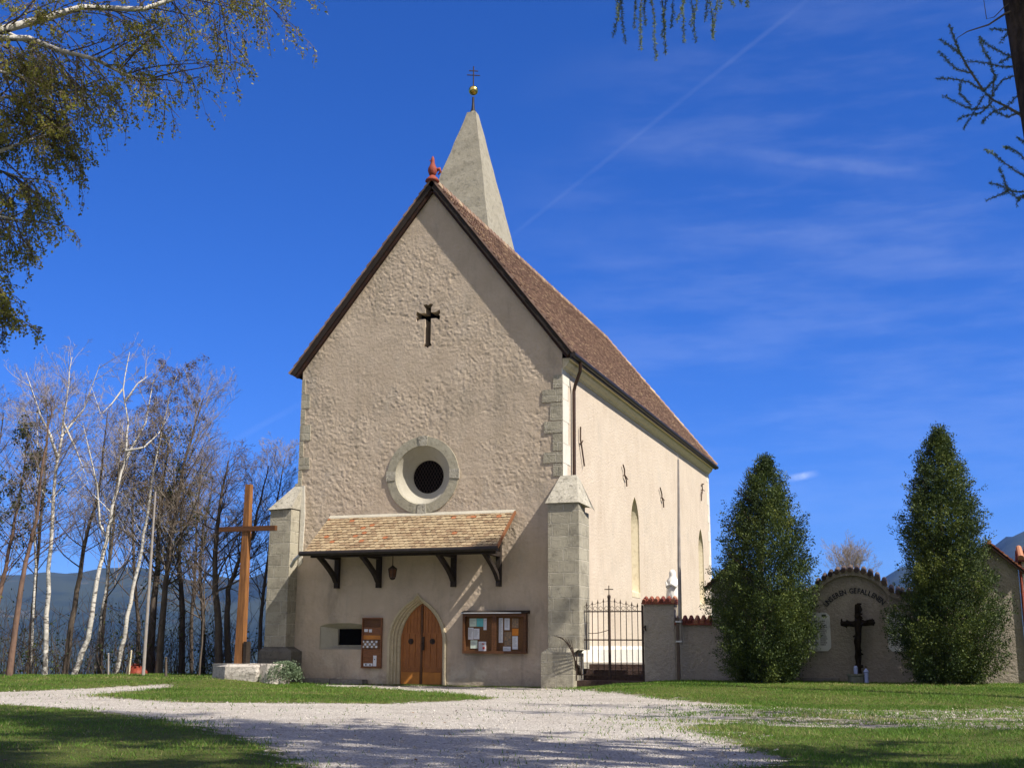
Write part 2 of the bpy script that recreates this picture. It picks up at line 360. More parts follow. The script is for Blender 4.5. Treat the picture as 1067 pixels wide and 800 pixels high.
# ------------------------------------------------------------------ mesh helpers
class MB:
    def __init__(s): s.v = []; s.f = []; s.t = []; s.ct = .5
    def vert(s, p): s.v.append((float(p[0]), float(p[1]), float(p[2]))); s.t.append(s.ct); return len(s.v)-1
    def face(s, pts):
        i0 = len(s.v)
        for p in pts: s.vert(p)
        s.f.append(tuple(range(i0, i0+len(pts))))
    def box(s, x0, x1, y0, y1, z0, z1, rot=None, c=None):
        P = [(x, y, z) for z in (z0, z1) for x, y in ((x0, y0), (x1, y0), (x1, y1), (x0, y1))]
        s.hexa(P)
    def hexa(s, P):
        i = len(s.v)
        for p in P: s.vert(p)
        for q in ((3, 2, 1, 0), (4, 5, 6, 7), (0, 1, 5, 4), (1, 2, 6, 5), (2, 3, 7, 6), (3, 0, 4, 7)): s.f.append(tuple(i+k for k in q))
    def beam(s, a, b, w, h, up=(0, 0, 1)):
        a, b, up = Vector(a), Vector(b), Vector(up); d = (b-a).normalized(); sd_ = d.cross(up).normalized()*w/2; u = sd_.cross(d).normalized()*h/2
        s.hexa([a-sd_-u, a+sd_-u, b+sd_-u, b-sd_-u, a-sd_+u, a+sd_+u, b+sd_+u, b-sd_+u])
    def tube(s, pts, rad, sides=6, cap=True):
        pts = [Vector(p) for p in pts]; n = len(pts)
        if not hasattr(rad, '__len__'): rad = [rad]*n
        i0 = len(s.v); ref = None
        for i, p in enumerate(pts):
            d = (pts[min(i+1, n-1)]-pts[max(i-1, 0)])
            d = d.normalized() if d.length > 1e-9 else Vector((0, 0, 1))
            if ref is None:
                ref = d.orthogonal().normalized()
            ref = (ref - d*ref.dot(d))
            ref = ref.normalized() if ref.length > 1e-6 else d.orthogonal().normalized()
            bn = d.cross(ref)
            for k in range(sides):
                a = 2*math.pi*k/sides; s.vert(p + (ref*math.cos(a)+bn*math.sin(a))*rad[i])
        for i in range(n-1):
            for k in range(sides):
                a = i0+i*sides+k; b = i0+i*sides+(k+1) % sides
                s.f.append((a, b, b+sides, a+sides))
        if cap:
            s.f.append(tuple(i0+k for k in reversed(range(sides)))); s.f.append(tuple(i0+(n-1)*sides+k for k in range(sides)))
    def lathe(s, c, prof, sides=16, close=True):
        i0 = len(s.v); n = len(prof)
        for r, z in prof:
            for k in range(sides):
                a = 2*math.pi*k/sides; s.vert((c[0]+r*math.cos(a), c[1]+r*math.sin(a), c[2]+z))
        for i in range(n-1):
            for k in range(sides):
                a = i0+i*sides+k; b = i0+i*sides+(k+1) % sides
                s.f.append((a, b, b+sides, a+sides))
        if close:
            s.f.append(tuple(i0+k for k in reversed(range(sides)))); s.f.append(tuple(i0+(n-1)*sides+k for k in range(sides)))
    def prism(s, poly, to3, d0, d1):
        """extrude a 2D polygon; to3(u, v, d) -> 3D"""
        n = len(poly); i0 = len(s.v)
        for d in (d0, d1):
            for u, v in poly: s.vert(to3(u, v, d))
        tri = tessellate_polygon([[Vector((u, v, 0)) for u, v in poly]])
        for t in tri: s.f.append(tuple(i0+k for k in t)); s.f.append(tuple(i0+n+k for k in reversed(t)))
        for k in range(n): s.f.append((i0+k, i0+(k+1) % n, i0+n+(k+1) % n, i0+n+k))
    def holed(s, outer, holes, to3, d=0.):
        allp = list(outer)
        for h in holes: allp += list(h)
        i0 = len(s.v)
        for u, v in allp: s.vert(to3(u, v, d))
        for t in tessellate_polygon([[Vector((u, v, 0)) for u, v in q] for q in [outer]+list(holes)]): s.f.append(tuple(i0+k for k in t))
    def loft(s, rings, closed=True):
        i0 = len(s.v); n = len(rings[0])
        for r_ in rings:
            for p in r_: s.vert(p)
        for i in range(len(rings)-1):
            for k in range(n if closed else n-1):
                a = i0+i*n+k; b = i0+i*n+(k+1) % n
                s.f.append((a, b, b+n, a+n))
    def build(s, name, mat, parent=None, smooth=False, fix=True):
        me = bpy.data.meshes.new(name)
        off = Vector(parent.get('_o', (0, 0, 0))) if parent is not None else Vector((0, 0, 0))
        V = np.array(s.v, dtype=np.float64)-np.array(off)
        me.from_pydata(V.tolist(), [], s.f); me.update()
        a = me.attributes.new('tint', 'FLOAT', 'POINT'); a.data.foreach_set('value', np.array(s.t, dtype=np.float32))
        if fix:
            import bmesh
            bm = bmesh.new(); bm.from_mesh(me); bmesh.ops.remove_doubles(bm, verts=bm.verts, dist=1e-5) if len(s.v) < 6000 else None
            bmesh.ops.recalc_face_normals(bm, faces=bm.faces); bm.to_mesh(me); bm.free()
        if smooth: me.polygons.foreach_set('use_smooth', [True]*len(me.polygons))
        me.materials.append(MATS[mat]); o = bpy.data.objects.new(name, me); C.objects.link(o)
        if parent is not None: o.parent = parent; o['_o'] = tuple(off)
        return o
def quick_mesh(name, V, F, mat, parent=None, tint=None, nside=3):
    """fast numpy mesh: V (n,3), F (m,nside)"""
    V = np.asarray(V, dtype=np.float32)
    if parent is not None: V = V-np.array(parent.get('_o', (0, 0, 0)), dtype=np.float32)
    F = np.asarray(F, dtype=np.int32); me = bpy.data.meshes.new(name)
    me.vertices.add(len(V)); me.vertices.foreach_set('co', V.ravel())
    me.loops.add(F.size); me.loops.foreach_set('vertex_index', F.ravel())
    me.polygons.add(len(F)); me.polygons.foreach_set('loop_start', np.arange(0, F.size, nside, dtype=np.int32))
    me.update(calc_edges=True)
    if tint is not None:
        a = me.attributes.new('tint', 'FLOAT', 'POINT'); a.data.foreach_set('value', np.asarray(tint, dtype=np.float32))
    me.materials.append(MATS[mat]); o = bpy.data.objects.new(name, me); C.objects.link(o)
    if parent is not None: o.parent = parent; o['_o'] = tuple(parent.get('_o', (0, 0, 0)))
    return o
def tag(o, label=None, cat=None, group=None, kind=None):
    if label: o['label'] = label
    if cat: o['category'] = cat
    if group: o['group'] = group
    if kind: o['kind'] = kind
    return o
def thing(name, label, cat, loc, group=None):
    o = bpy.data.objects.new(name, None); C.objects.link(o); o.location = loc; o['_o'] = tuple(float(q) for q in loc); o.empty_display_size = .2
    return tag(o, label, cat, group)
def copy_tree(o, parent=None):
    c = o.copy(); C.objects.link(c)
    if parent is not None: c.parent = parent
    for ch in list(o.children): copy_tree(ch, c)
    return c
FX = lambda u, v, d: (u, d, v)            # facade plane: u = x, v = z, d = depth (y)
def SX(x0):                                # side plane: u = y, v = z, d = outwards
    return lambda u, v, d: (x0+d, u, v)
def ss(a, b, x):
    t = np.clip((np.asarray(x, dtype=float)-a)/(b-a), 0, 1); return t*t*(3-2*t)
def circle(cx, cz, r, n=40): return [(cx+r*math.cos(2*math.pi*k/n), cz+r*math.sin(2*math.pi*k/n)) for k in range(n)]
def arch(xc, hw, base, spring, apex, n=10, tip=0.):
    h = apex-spring; Rr = (hw*hw+h*h)/(2*hw); a1 = math.atan2(h, hw-(hw-Rr)-0) if False else math.asin(min(1, h/Rr))
    right = [(xc+hw-Rr+Rr*math.cos(a1*k/n), spring+Rr*math.sin(a1*k/n)) for k in range(n+1)]
    pts = [(xc+hw, base)] + right
    if tip: pts[-1] = (xc, apex+tip); pts[-2] = (pts[-2][0], pts[-2][1]+tip*.12)
    left = [(2*xc-u, v) for u, v in reversed(pts[:-1])]
    return pts+left
# value noise on arrays (for terrain)
_rs = np.random.RandomState(5); _grid = _rs.rand(256, 256)
def vnoise(x, y):
    x = np.asarray(x, float); y = np.asarray(y, float); xi = np.floor(x).astype(int); yi = np.floor(y).astype(int); fx = x-xi; fy = y-yi
    fx = fx*fx*(3-2*fx); fy = fy*fy*(3-2*fy); g = lambda a, b: _grid[a % 256, b % 256]
    return (g(xi, yi)*(1-fx)+g(xi+1, yi)*fx)*(1-fy)+(g(xi, yi+1)*(1-fx)+g(xi+1, yi+1)*fx)*fy
def fbm(x, y, o=4):
    s_ = 0; a = 1; t = 0
    for i in range(o): s_ = s_+a*vnoise(x*2**i+17*i, y*2**i+31*i); t += a; a *= .5
    return s_/t

# ------------------------------------------------------------------ ground
def G(x, y):
    x = np.asarray(x, float); y = np.asarray(y, float)
    z = .05*(fbm(x*.35, y*.35, 3)-.5)*ss(1.0, 3.0, np.abs(y+.2)+ss(5.5, 8, np.abs(x))*3)
    z = z+.26*ss(4.6, 8.5, x)*ss(-9, -2, y)
    z = z+.15*ss(-3.4, -5.4, x)*ss(-6.5, -2.2, y)
    z = z+.42*ss(4.4, 4.9, x)*ss(.3, 1.6, y)
    s_ = -.6*(x+14.8)+.8*(y+1.9)+1.2*(fbm(x*.2, y*.2, 3)-.5)
    drop = np.where(s_ < 0, 0, np.where(s_ < 6, .05*s_**2, 1.8+.6*(s_-6)))
    z = z-drop*ss(-4.9, -8.5, x)
    return np.maximum(z, -260)
def inpoly(x, y, poly):
    inside = np.zeros(x.shape, bool); n = len(poly)
    for i in range(n):
        x0, y0 = poly[i]; x1, y1 = poly[(i+1) % n]
        if y0 == y1: continue
        c = ((y0 > y) != (y1 > y)) & (x < (x1-x0)*(y-y0)/(y1-y0)+x0); inside ^= c
    return inside
def seg_dist(x, y, poly):
    d = np.full(x.shape, 1e9); n = len(poly)
    for i in range(n):
        x0, y0 = poly[i]; x1, y1 = poly[(i+1) % n]; dx, dy = x1-x0, y1-y0; L2 = dx*dx+dy*dy
        t = np.clip(((x-x0)*dx+(y-y0)*dy)/L2, 0, 1); d = np.minimum(d, np.hypot(x-x0-t*dx, y-y0-t*dy))
    return d
def gp(px, py, z=0.): p = on_ground(px, py, z); return (p[0], p[1])
# outline of the gravel forecourt and the path that leaves it to the left
GRAVEL = [gp(0, 734), gp(50, 736), gp(100, 741), gp(150, 748), gp(205, 758), gp(255, 776), gp(290, 800), (8.2, -27), (7, -33), (14.5, -33), (13.4, -27),
          gp(800, 800), gp(850, 790), gp(800, 776), gp(760, 763), gp(735, 755), (16.3, -14.6), (22, -13.5), (26, -9.6), (18, -6.5), gp(900, 733, .1), gp(800, 729, .1), gp(700, 724, .1), gp(640, 719, .1), (5.4, -1.1), (5.2, -.3),
          (-3.6, -.3), (-3.2, -1.0), gp(330, 714.2), gp(400, 718), gp(470, 721.5), gp(497, 727), gp(400, 731), gp(300, 731), gp(200, 730), gp(140, 727), gp(110, 723.5), gp(150, 719), gp(188, 715.5),
          gp(185, 713.5), gp(120, 715), gp(0, 719.5), (-25, -6.0), (-25, -17)]
def gravel_sd(x, y):
    d = seg_dist(x, y, GRAVEL); return np.where(inpoly(x, y, GRAVEL), d, -d)
def grassy_amount(x, y):
    """how much grass grows through the gravel (worn band at right)"""
    sd_ = gravel_sd(x, y)
    a = 1-ss(0, .9, sd_)
    east = ss(8.8, 12.5, x)*ss(-17.5, -13.5, y)*.50
    return np.clip(np.maximum(a*.62, east), 0, 1)
def build_ground():
    # one sheet, split along the ragged edge of the gravel into turf and forecourt
    xs = np.concatenate([np.arange(-30, -16, .5), np.arange(-16, 20, .14), np.arange(20, 46, .6)]); ys = np.concatenate([np.arange(-46, -26, .5), np.arange(-26, 2, .11), np.arange(2, 60, .8)])
    X, Y = np.meshgrid(xs, ys); Z = G(X, Y)
    sd_ = gravel_sd(X, Y); rag = (.42+.5*ss(8, 12, X))*(fbm(X*1.1, Y*1.6, 4)-.5)*2+.25*(fbm(X*4, Y*4, 2)-.5)*2
    m_ = sd_+rag
    Z = Z-.022*ss(-.1, .25, m_)
    nx, ny = len(xs), len(ys); idx = np.arange(nx*ny).reshape(ny, nx)
    F = np.stack([idx[:-1, :-1], idx[:-1, 1:], idx[1:, 1:], idx[1:, :-1]], -1).reshape(-1, 4)
    fm = (m_[:-1, :-1]+m_[:-1, 1:]+m_[1:, 1:]+m_[1:, :-1]).reshape(-1)/4
    V = np.stack([X, Y, Z], -1).reshape(-1, 3)
    grass = grassy_amount(X, Y).reshape(-1)
    for name, sel, mat in (('grass_ground', fm <= 0, 'turf'), ('gravel_forecourt', fm > 0, 'gravel')):
        f = F[sel]; used, inv = np.unique(f, return_inverse=True)
        o = quick_mesh(name, V[used], inv.reshape(-1, 4), mat, None, None, 4)
        a = o.data.attributes.new('grassy', 'FLOAT', 'POINT'); a.data.foreach_set('value', grass[used].astype(np.float32))
        o.data.polygons.foreach_set('use_smooth', [True]*len(o.data.polygons)); tag(o, kind='structure')
build_ground()
def build_far():
    az = np.radians(np.arange(-180, 180, .75)); rr = np.concatenate([np.linspace(20, 90, 16), np.geomspace(100, 8800, 66)])
    A, Q = np.meshgrid(az, rr); X = Q*np.sin(A); Y = Q*np.cos(A)
    amp = np.interp(np.degrees(A)+1.6*(fbm(A*9, A*0, 3)-.5)*2, [-180, -70, -48, -43, -36, -31, -24, -14, -7, -4.5, -2.4, .5, 3.6, 8, 20, 180], [420, 440, 372, 330, 350, 385, 330, 240, 150, 225, 350, 455, 560, 600, 600, 420])
    ridge = (.82+.36*fbm(np.degrees(A)*.55, Q/2600., 5))*.97
    near = G(X, Y); far = -255*ss(70, 900, Q)+(amp+255)*ridge*ss(2600, 6300, Q)
    w = ss(60, 200, Q); Z = np.where(Q < 60, near, np.minimum(near, 1)*(1-w)+np.minimum(far, 730)*w)
    inside = (X > -30.3) & (X < 45.6) & (Y > -46.2) & (Y < 60); Z = np.where(inside, Z-1.0, Z-.05)
    n, k = X.shape; idx = np.arange(n*k).reshape(n, k); nxt = np.roll(idx, -1, 1)
    F = np.stack([idx[:-1], nxt[:-1], nxt[1:], idx[1:]], -1).reshape(-1, 4)
    o = quick_mesh('hills', np.stack([X, Y, Z], -1).reshape(-1, 3), F, 'forest_hill', None, None, 4); tag(o, kind='structure')
    o.data.polygons.foreach_set('use_smooth', [True]*len(o.data.polygons))
build_far()

# ------------------------------------------------------------------ the church
W, LN, AZ, EZ, XA, LR = 4.5, 24.66, 16.1, 9.93, .1, 21.87
church = thing('church', 'tall rendered village church with steep tiled gable roof, porch hood and pointed spire', 'church', (0, 0, 0))
SLR = (AZ-EZ)/(W+.35-XA); SLL = (AZ-EZ)/(W+.35+XA)
def under(x):       # underside of the roof above the walls
    return (AZ-.30-SLR*(x-XA)) if x > XA else (AZ-.30-SLL*(XA-x))
PXC, PSP = -.14, 1.25
portal_out = arch(-.17, .97, -.3, PSP, 2.60, 12, .13)
portal_hole = arch(-.17, .92, -.3, PSP, 2.54, 12, .10)
oc = circle(-.09, 6.38, .93, 44)
crossp = []
def notched_cross(cx, zt, zb, za, aw, hw, fl):
    """cross with flared, notched ends: half-width hw, arm half-length aw, flare fl"""
    P = [(hw, za+hw), (hw, zt-.14), (hw+fl, zt-.03), (hw*.55, zt), (0, zt-.05), (-hw*.55, zt), (-hw-fl, zt-.03), (-hw, zt-.14), (-hw, za+hw),
         (-aw+.14, za+hw), (-aw+.03, za+hw+fl), (-aw, za+hw*.5), (-aw+.05, za), (-aw, za-hw*.5), (-aw+.03, za-hw-fl), (-aw+.14, za-hw), (-hw, za-hw),
         (-hw, zb+.14), (-hw-fl*.6, zb+.05), (-hw*.5, zb+.02), (0, zb-.04), (hw*.5, zb+.02), (hw+fl*.6, zb+.05), (hw, zb+.14), (hw, za-hw),
         (aw-.14, za-hw), (aw-.03, za-hw-fl), (aw, za-hw*.5), (aw-.05, za), (aw, za+hw*.5), (aw-.03, za+hw+fl), (aw-.14, za+hw)]
    return [(cx+u, v) for u, v in P]
crossp = notched_cross(-.02, 11.95, 10.50, 11.55, .43, .105, .075)
slot = [(-3.5, 1.03), (-1.98, 1.03), (-1.98, 1.78), (-2.4, 1.83), (-2.9, 1.83), (-3.3, 1.80), (-3.5, 1.74)]
outer = [(-W, -.5), (W, -.5), (W, under(W)), (XA, under(XA)), (-W, under(-W))]
m = MB()
for h in (crossp,): m.loft([[FX(u, v, 0) for u, v in h], [FX(u, v, .45) for u, v in h]])
rev = m
def rough_wall(outer, holes, step, amp, seed):
    from mathutils.geometry import delaunay_2d_cdt
    loops = [outer]+list(holes); bx0, bx1 = min(p[0] for p in outer), max(p[0] for p in outer); bz0, bz1 = min(p[1] for p in outer), max(p[1] for p in outer)
    pts, edges = [], []
    for lp in loops:
        i0 = len(pts); dense = []
        for i in range(len(lp)):
            a, b = np.array(lp[i]), np.array(lp[(i+1) % len(lp)]); n_ = max(1, int(np.linalg.norm(b-a)/(step*1.5)))
            dense += [tuple(a+(b-a)*k/n_) for k in range(n_)]
        pts += dense; edges += [(i0+k, i0+(k+1) % len(dense)) for k in range(len(dense))]
    rs = np.random.RandomState(seed); gx, gz = np.meshgrid(np.arange(bx0, bx1, step), np.arange(bz0, bz1, step)); gx = gx.ravel()+rs.uniform(-.3, .3, gx.size)*step; gz = gz.ravel()+rs.uniform(-.3, .3, gz.size)*step
    ok = inpoly(gx, gz, outer); dist = np.full(gx.shape, 9.)
    for lp in loops: dist = np.minimum(dist, seg_dist(gx, gz, lp))
    for lp in holes: ok &= ~inpoly(gx, gz, lp)
    ok &= dist > step*.6
    allp = [Vector(p) for p in pts]+[Vector((a, b)) for a, b in zip(gx[ok], gz[ok])]
    vs, es, fs, _, _, _ = delaunay_2d_cdt(allp, edges, [], 0, 1e-6)
    P = np.array([tuple(v) for v in vs]); F = np.array([f for f in fs if len(f) == 3]); c = P[F].mean(1)
    keep = inpoly(c[:, 0], c[:, 1], outer)
    for lp in holes: keep &= ~inpoly(c[:, 0], c[:, 1], lp)
    x, z = P.T; e = np.full(x.shape, 9.)
    for lp in loops: e = np.minimum(e, seg_dist(x, z, lp))
    h = (fbm(x*12.5+3, z*12.5, 4)-.5)*1.3+(fbm(x*1.1, z*1.1+7, 2)-.5)*1.5+(vnoise(x*19+9, z*17+5)-.5)*.5+np.clip(fbm(x*10+9, z*9+5, 3)-.58, 0, 1)*1.6-np.clip(fbm(x*9+29, z*10+15, 3)-.62, 0, 1)*2.6
    h = h*(.45+.95*ss(.38, .62, fbm(x*.7+51, z*.9+13, 3)))
    return np.stack([x, -h*amp*ss(0, .10, e), z], 1), F[keep]
Vw, Fw = rough_wall(outer, [portal_hole, oc, crossp, slot], .026, .0115, 3)
fw = quick_mesh('front_wall', Vw, Fw, 'plaster_front', church)
fw.data.polygons.foreach_set('use_smooth', [True]*len(fw.data.polygons))
rev.build('reveal', 'plaster_front', fw)
m = MB(); m.prism(crossp, FX, .44, .5); m.build('opening_shade', 'black_void', fw)
# round window: stone ring with four keystones, splayed reveal, dark leaded glass
m = MB()
rings = []
for r_, d in ((1.22, .0), (1.22, -.035), (.93, -.04), (.91, .02)): rings.append([FX(u, v, d) for u, v in circle(-.09, 6.38, r_, 48)])
m.loft(rings); oculus = m.build('round_window', 'cut_stone', church)
for a in (90, 0, 180, 270):
    ca, sa = math.cos(R(a)), math.sin(R(a)); pts = []
    for rr_, tt in ((.915, -.13), (1.24, -.16), (1.24, .16), (.915, .13)): pts.append((-.09+ca*rr_-sa*tt, 6.38+sa*rr_+ca*tt))
    m = MB(); m.prism(pts, FX, -.055, .01); m.build('keystone', 'cap_stone', oculus)
m = MB(); m.loft([[FX(u, v, d) for u, v in circle(-.09, 6.38, r_, 48)] for r_, d in ((.915, -.0), (.86, .04), (.56, .42), (.53, .43), (.53, .52))]); m.build('splay', 'plaster_grey', oculus, True)
m = MB(); m.prism(circle(-.09, 6.38, .55, 40), FX, .50, .54); m.build('pane', 'black_void', oculus)
m = MB()
for k in range(-7, 8):
    for sgn in (-1, 1):
        x0 = k*.09; hw = math.sqrt(max(0, .53**2-x0*x0*.75)); 
        if hw < .1: continue
        ca, sa = math.cos(R(30*sgn)), math.sin(R(30*sgn))
        a = (-.09+x0*ca-hw*sa*1., .49, 6.38+x0*sa+hw*ca); b = (-.09+x0*ca+hw*sa, .49, 6.38+x0*sa-hw*ca)
        m.tube([a, b], .006, 4)
m.build('lead_grille', 'iron', oculus)
# portal
m = MB()
prof = [(0, .02), (0, -.06), (.22, -.06), (.30, -.01), (.36, .03), (.5, .03), (.56, .10), (.70, .12), (.76, .20), (.92, .22), (1, .26), (1, .34)]
pin = arch(PXC, .70, -.3, PSP, 2.43, 12)
rings = [[FX(a[0]*(1-t)+b[0]*t, a[1]*(1-t)+b[1]*t, d) for a, b in zip(portal_out, pin)] for t, d in prof]
m.loft(rings, False); portal = m.build('portal', 'portal_stone', church)
for side in (-1, 1):
    arc_ = [p for p in pin[1:13] if p[0]-PXC > .02]
    q = [(PXC+.012, -.02), (PXC+.70, -.02)]+arc_+[(PXC+.012, 2.415)]
    if side < 0: q = [(2*PXC-u, v) for u, v in q]
    m = MB(); m.prism(q, FX, .30, .36); leaf = m.build('door', 'door_wood', church)
    x0, x1 = (PXC+.05, PXC+.66) if side > 0 else (PXC-.66, PXC-.05)
    m = MB()
    for zz in (.40, .50, 1.52): m.box(x0, x1, .275, .305, zz-.02, zz+.02)
    for xx in np.linspace(x0, x1, 4): m.box(xx-.035, xx+.035, .282, .303, .5, 1.52)
    for xx in np.linspace(x0+.03, x1-.03, 6):
        zt = PSP + (2.43-PSP)*math.sqrt(max(0, 1-((abs(xx-PXC)+.05)/.72)**1.7)) - .03
        if zt > 1.6: m.box(xx-.02, xx+.02, .286, .302, 1.54, zt)
    m.build('door_panel', 'door_wood', leaf)
    m = MB(); m.box(x0, x1, .27, .302, .01, .36); tag(m.build('kick_board', 'board_orange', leaf))
    m = MB(); cx_ = PXC+side*.36
    m.prism(circle(cx_, 1.28, .085, 14), FX, .26, .30); m.prism(circle(cx_, 1.28, .04, 10), FX, .235, .27); m.build('rosette', 'iron', leaf)
    if side > 0:
        m = MB(); m.box(PXC-.03, PXC+.035, .262, .30, .0, 2.36); m.build('cover_strip', 'dark_wood', leaf)
        m = MB(); m.box(PXC+.02, PXC+.10, .25, .275, 1.02, 1.42); m.tube([(PXC+.06, .24, 1.24), (PXC+.06, .19, 1.22), (PXC+.10, .18, 1.12), (PXC+.07, .19, 1.02)], .016, 6); m.build('handle', 'iron', leaf)
m = MB(); m.box(-1.3, 1., -.28, .36, -.12, -.005); m.build('threshold', 'step_stone', church)
# small slot window beside the door
m = MB(); inner = [(-3.05, 1.12), (-1.99, 1.12), (-1.99, 1.66), (-2.4, 1.66), (-2.7, 1.66), (-2.95, 1.66), (-3.05, 1.655)]
m.loft([[FX(u, v, -.004) for u, v in slot], [FX(u, v, .03) for u, v in slot], [FX(u, v, .34) for u, v in inner], [FX(u, v, .46) for u, v in inner]])
sl = m.build('slot_window', 'plaster_grey', church)
m = MB(); m.box(-3.1, -1.9, .44, .48, 1.05, 1.70); m.build('pane', 'black_void', sl)
m = MB(); m.box(-3.06, -1.95, .36, .40, 1.10, 1.16); m.build('sill', 'cut_stone', sl)
# side, north and rear walls
lan = []
def lancet(yc, hw, z0, zs, za): return arch(yc, hw, z0, zs, za, 8)
L1, L2 = lancet(9.08, .62, 3.05, 5.5, 6.57), lancet(22.07, .62, 3.05, 5.5, 6.57)
m = MB(); m.holed([(0, -.8), (LN, -.8), (LN, EZ-.15), (0, EZ-.15)], [L1, L2], SX(W), 0); m.build('side_wall', 'plaster_side', church)
for Lw, yc in ((L1, 9.08), (L2, 22.07)):
    Li = lancet(yc, .34, 3.3, 5.4, 6.2)
    m = MB(); m.loft([[SX(W)(u, v, d) for u, v in q] for q, d in ((Lw, .004), (Lw, -.05), (Li, -.55), (Li, -.62))]); lw = m.build('lancet_window', 'window_stone', church)
    m = MB(); m.prism(Li, SX(W), -.60, -.64); m.build('pane', 'black_void', lw)
    y_, z_ = yc, 3.05; m = MB(); m.hexa([(W-.5, y_-.62, z_-.1), (W+.012, y_-.64, z_-.16), (W+.012, y_+.64, z_-.16), (W-.5, y_+.62, z_-.1), (W-.5, y_-.62, z_+.22), (W+.012, y_-.62, z_+.02), (W+.012, y_+.62, z_+.02), (W-.5, y_+.62, z_+.22)]); m.build('window_sill', 'window_stone', lw)
m = MB(); m.box(-W, -W+.3, .05, LN, -1, EZ-.15); m.box(-W+.3, W-.05, LN-.3, LN-.02, -1, EZ-.15)
m.build('rear_wall', 'plaster_side', church)
m = MB(); m.box(W-.02, W+.09, .4, LN-.05, -.5, 1.05); m.hexa([(W-.02, .4, 1.05), (W+.09, .4, 1.05), (W+.09, LN-.05, 1.05), (W-.02, LN-.05, 1.05), (W-.02, .4, 1.16), (W, .4, 1.16), (W, LN-.05, 1.16), (W-.02, LN-.05, 1.16)]); m.build('wall_base', 'plaster_white', church)
# corner stones
rng = random.Random(4)
m = MB(); z = 6.15; k = 0
while z < 9.15:
    h = rng.uniform(.34, .62); w_ = (.62 if k % 2 else .34)+rng.uniform(-.06, .08)
    m.prism([(W-w_, z+.015), (W+.012, z+.015), (W+.012, min(z+h, 9.3)-.015), (W-w_+rng.uniform(-.02, .03), min(z+h, 9.3)-.02)], FX, -.018-rng.uniform(0, .012), .02); z += h; k += 1
m.build('quoins', 'ashlar', church); m = MB()
z = 6.2; k = 0
while z < 9.7:
    h = rng.uniform(.4, .65); w_ = (.34 if k % 2 else .16)+rng.uniform(-.04, .06)
    m.prism([(-W-.012, z+.012), (-W+w_, z+.015), (-W+w_-.02, min(z+h, 9.75)-.015), (-W-.012, min(z+h, 9.75)-.012)], FX, -.018-rng.uniform(0, .012), .02); z += h; k += 1
m.build('quoins', 'ashlar', church)
m = MB(); z = -.2; k = 0
while z < 9.5:
    h = rng.uniform(.4, .7); w_ = (.72 if k % 2 else .5)+rng.uniform(-.06, .06)
    m.prism([(-.005, z+.006), (w_, z+.006), (w_, min(z+h, 9.5)-.006), (-.005, min(z+h, 9.5)-.006)], SX(W), -.02, .014); z += h; k += 1
m.build('corner_stones', 'plaster_white', church); m = MB()
z = 1.1; k = 0
while z < 9.4:
    h = rng.uniform(.4, .7); w_ = (.6 if k % 2 else .4)
    m.prism([(LN-w_, z+.006), (LN+.01, z+.006), (LN+.01, z+h-.006), (LN-w_, z+h-.006)], SX(W), -.02, .014); z += h; k += 1
m.build('corner_stones', 'plaster_white', church)
# cornice under the eaves
m = MB(); pr = [(.0, 9.46), (.06, 9.47), (.07, 9.52), (.14, 9.57), (.21, 9.66), (.23, 9.74), (.29, 9.75), (.29, 9.80), (0, 9.80)]
m.loft([[(W-.01+a, y_, b) for a, b in pr] for y_ in (.02, LN-.02)]); 
m.f.append(tuple(range(len(pr)))); m.f.append(tuple(len(pr)+k for k in range(len(pr))))
m.build('cornice', 'window_stone', church)
# roof -------------------------------------------------------------
def tiles(mb, P0, U, V, N, rows, course, tw, width_at, seed, lift=.035, thick=.018):
    """plain tiles with rounded tails laid row by row; P0 lower left, U along, V up the slope, N out; width_at(v) -> (u0, u1)"""
    rg = random.Random(seed); P0, U, V, N = map(Vector, (P0, U, V, N)); nseg = 4
    tail = [(-.5, .36), (-.46, .14), (-.28, .03), (0, 0), (.28, .03), (.46, .14), (.5, .36)]
    for i in range(rows):
        v0 = i*course; u0, u1 = width_at(v0+course*.5)
        n = int((u1-u0)/tw)+1; off = (i % 2)*.5*tw
        for j in range(n+1):
            uc = u0+j*tw+off+rg.uniform(-.004, .004)
            if uc-tw*.55 > u1 or uc+tw*.55 < u0: continue
            mb.ct = rg.random()*.92+rg.choice([0, 0, .08]) if rg.random() > .02 else 1.0
            lf = lift+rg.uniform(-.006, .009); dv = rg.uniform(-.008, .008)
            pts = []
            for a, b in tail:
                u = min(max(uc+a*tw*.965, u0), u1); pts.append((u, v0+dv+b*course, lf-b*course*.02))
            top = [(min(max(uc+.48*tw, u0), u1), v0+course*1.12, lf*.25), (min(max(uc-.48*tw, u0), u1), v0+course*1.12, lf*.25)]
            base = len(mb.v)
            for u, v, h in pts+top: mb.vert(P0+U*u+V*v+N*h)
            mb.f.append(tuple(range(base, base+9)))
            lip = len(mb.v)
            for u, v, h in pts: mb.vert(P0+U*u+V*v+N*(h-thick))
            for q in range(6): mb.f.append((base+q, lip+q, lip+q+1, base+q+1))
rv = Vector((W+.35-XA, 0, EZ-AZ)); slen = rv.length; Vr = (-rv).normalized(); Nr = Vector((-Vr.z, 0, Vr.x)) if False else Vector((Vr.z, 0, -Vr.x))
lv = Vector((-W-.35-XA, 0, EZ-AZ)); llen = lv.length; Vl = (-lv).normalized(); Nl = Vector((-Vl.z, 0, Vl.x))
Y0, Y1 = -.17, LN+.3
deck = MB()
def slab(a, b, c, d_, n, t):
    P = [Vector(q) for q in (a, b, c, d_)]; deck.hexa([p-n*t for p in P]+P)
slab((W+.35, Y0+.01, EZ), (W+.35, Y1, EZ), (XA, LR, AZ), (XA, Y0+.01, AZ), Nr, .16)
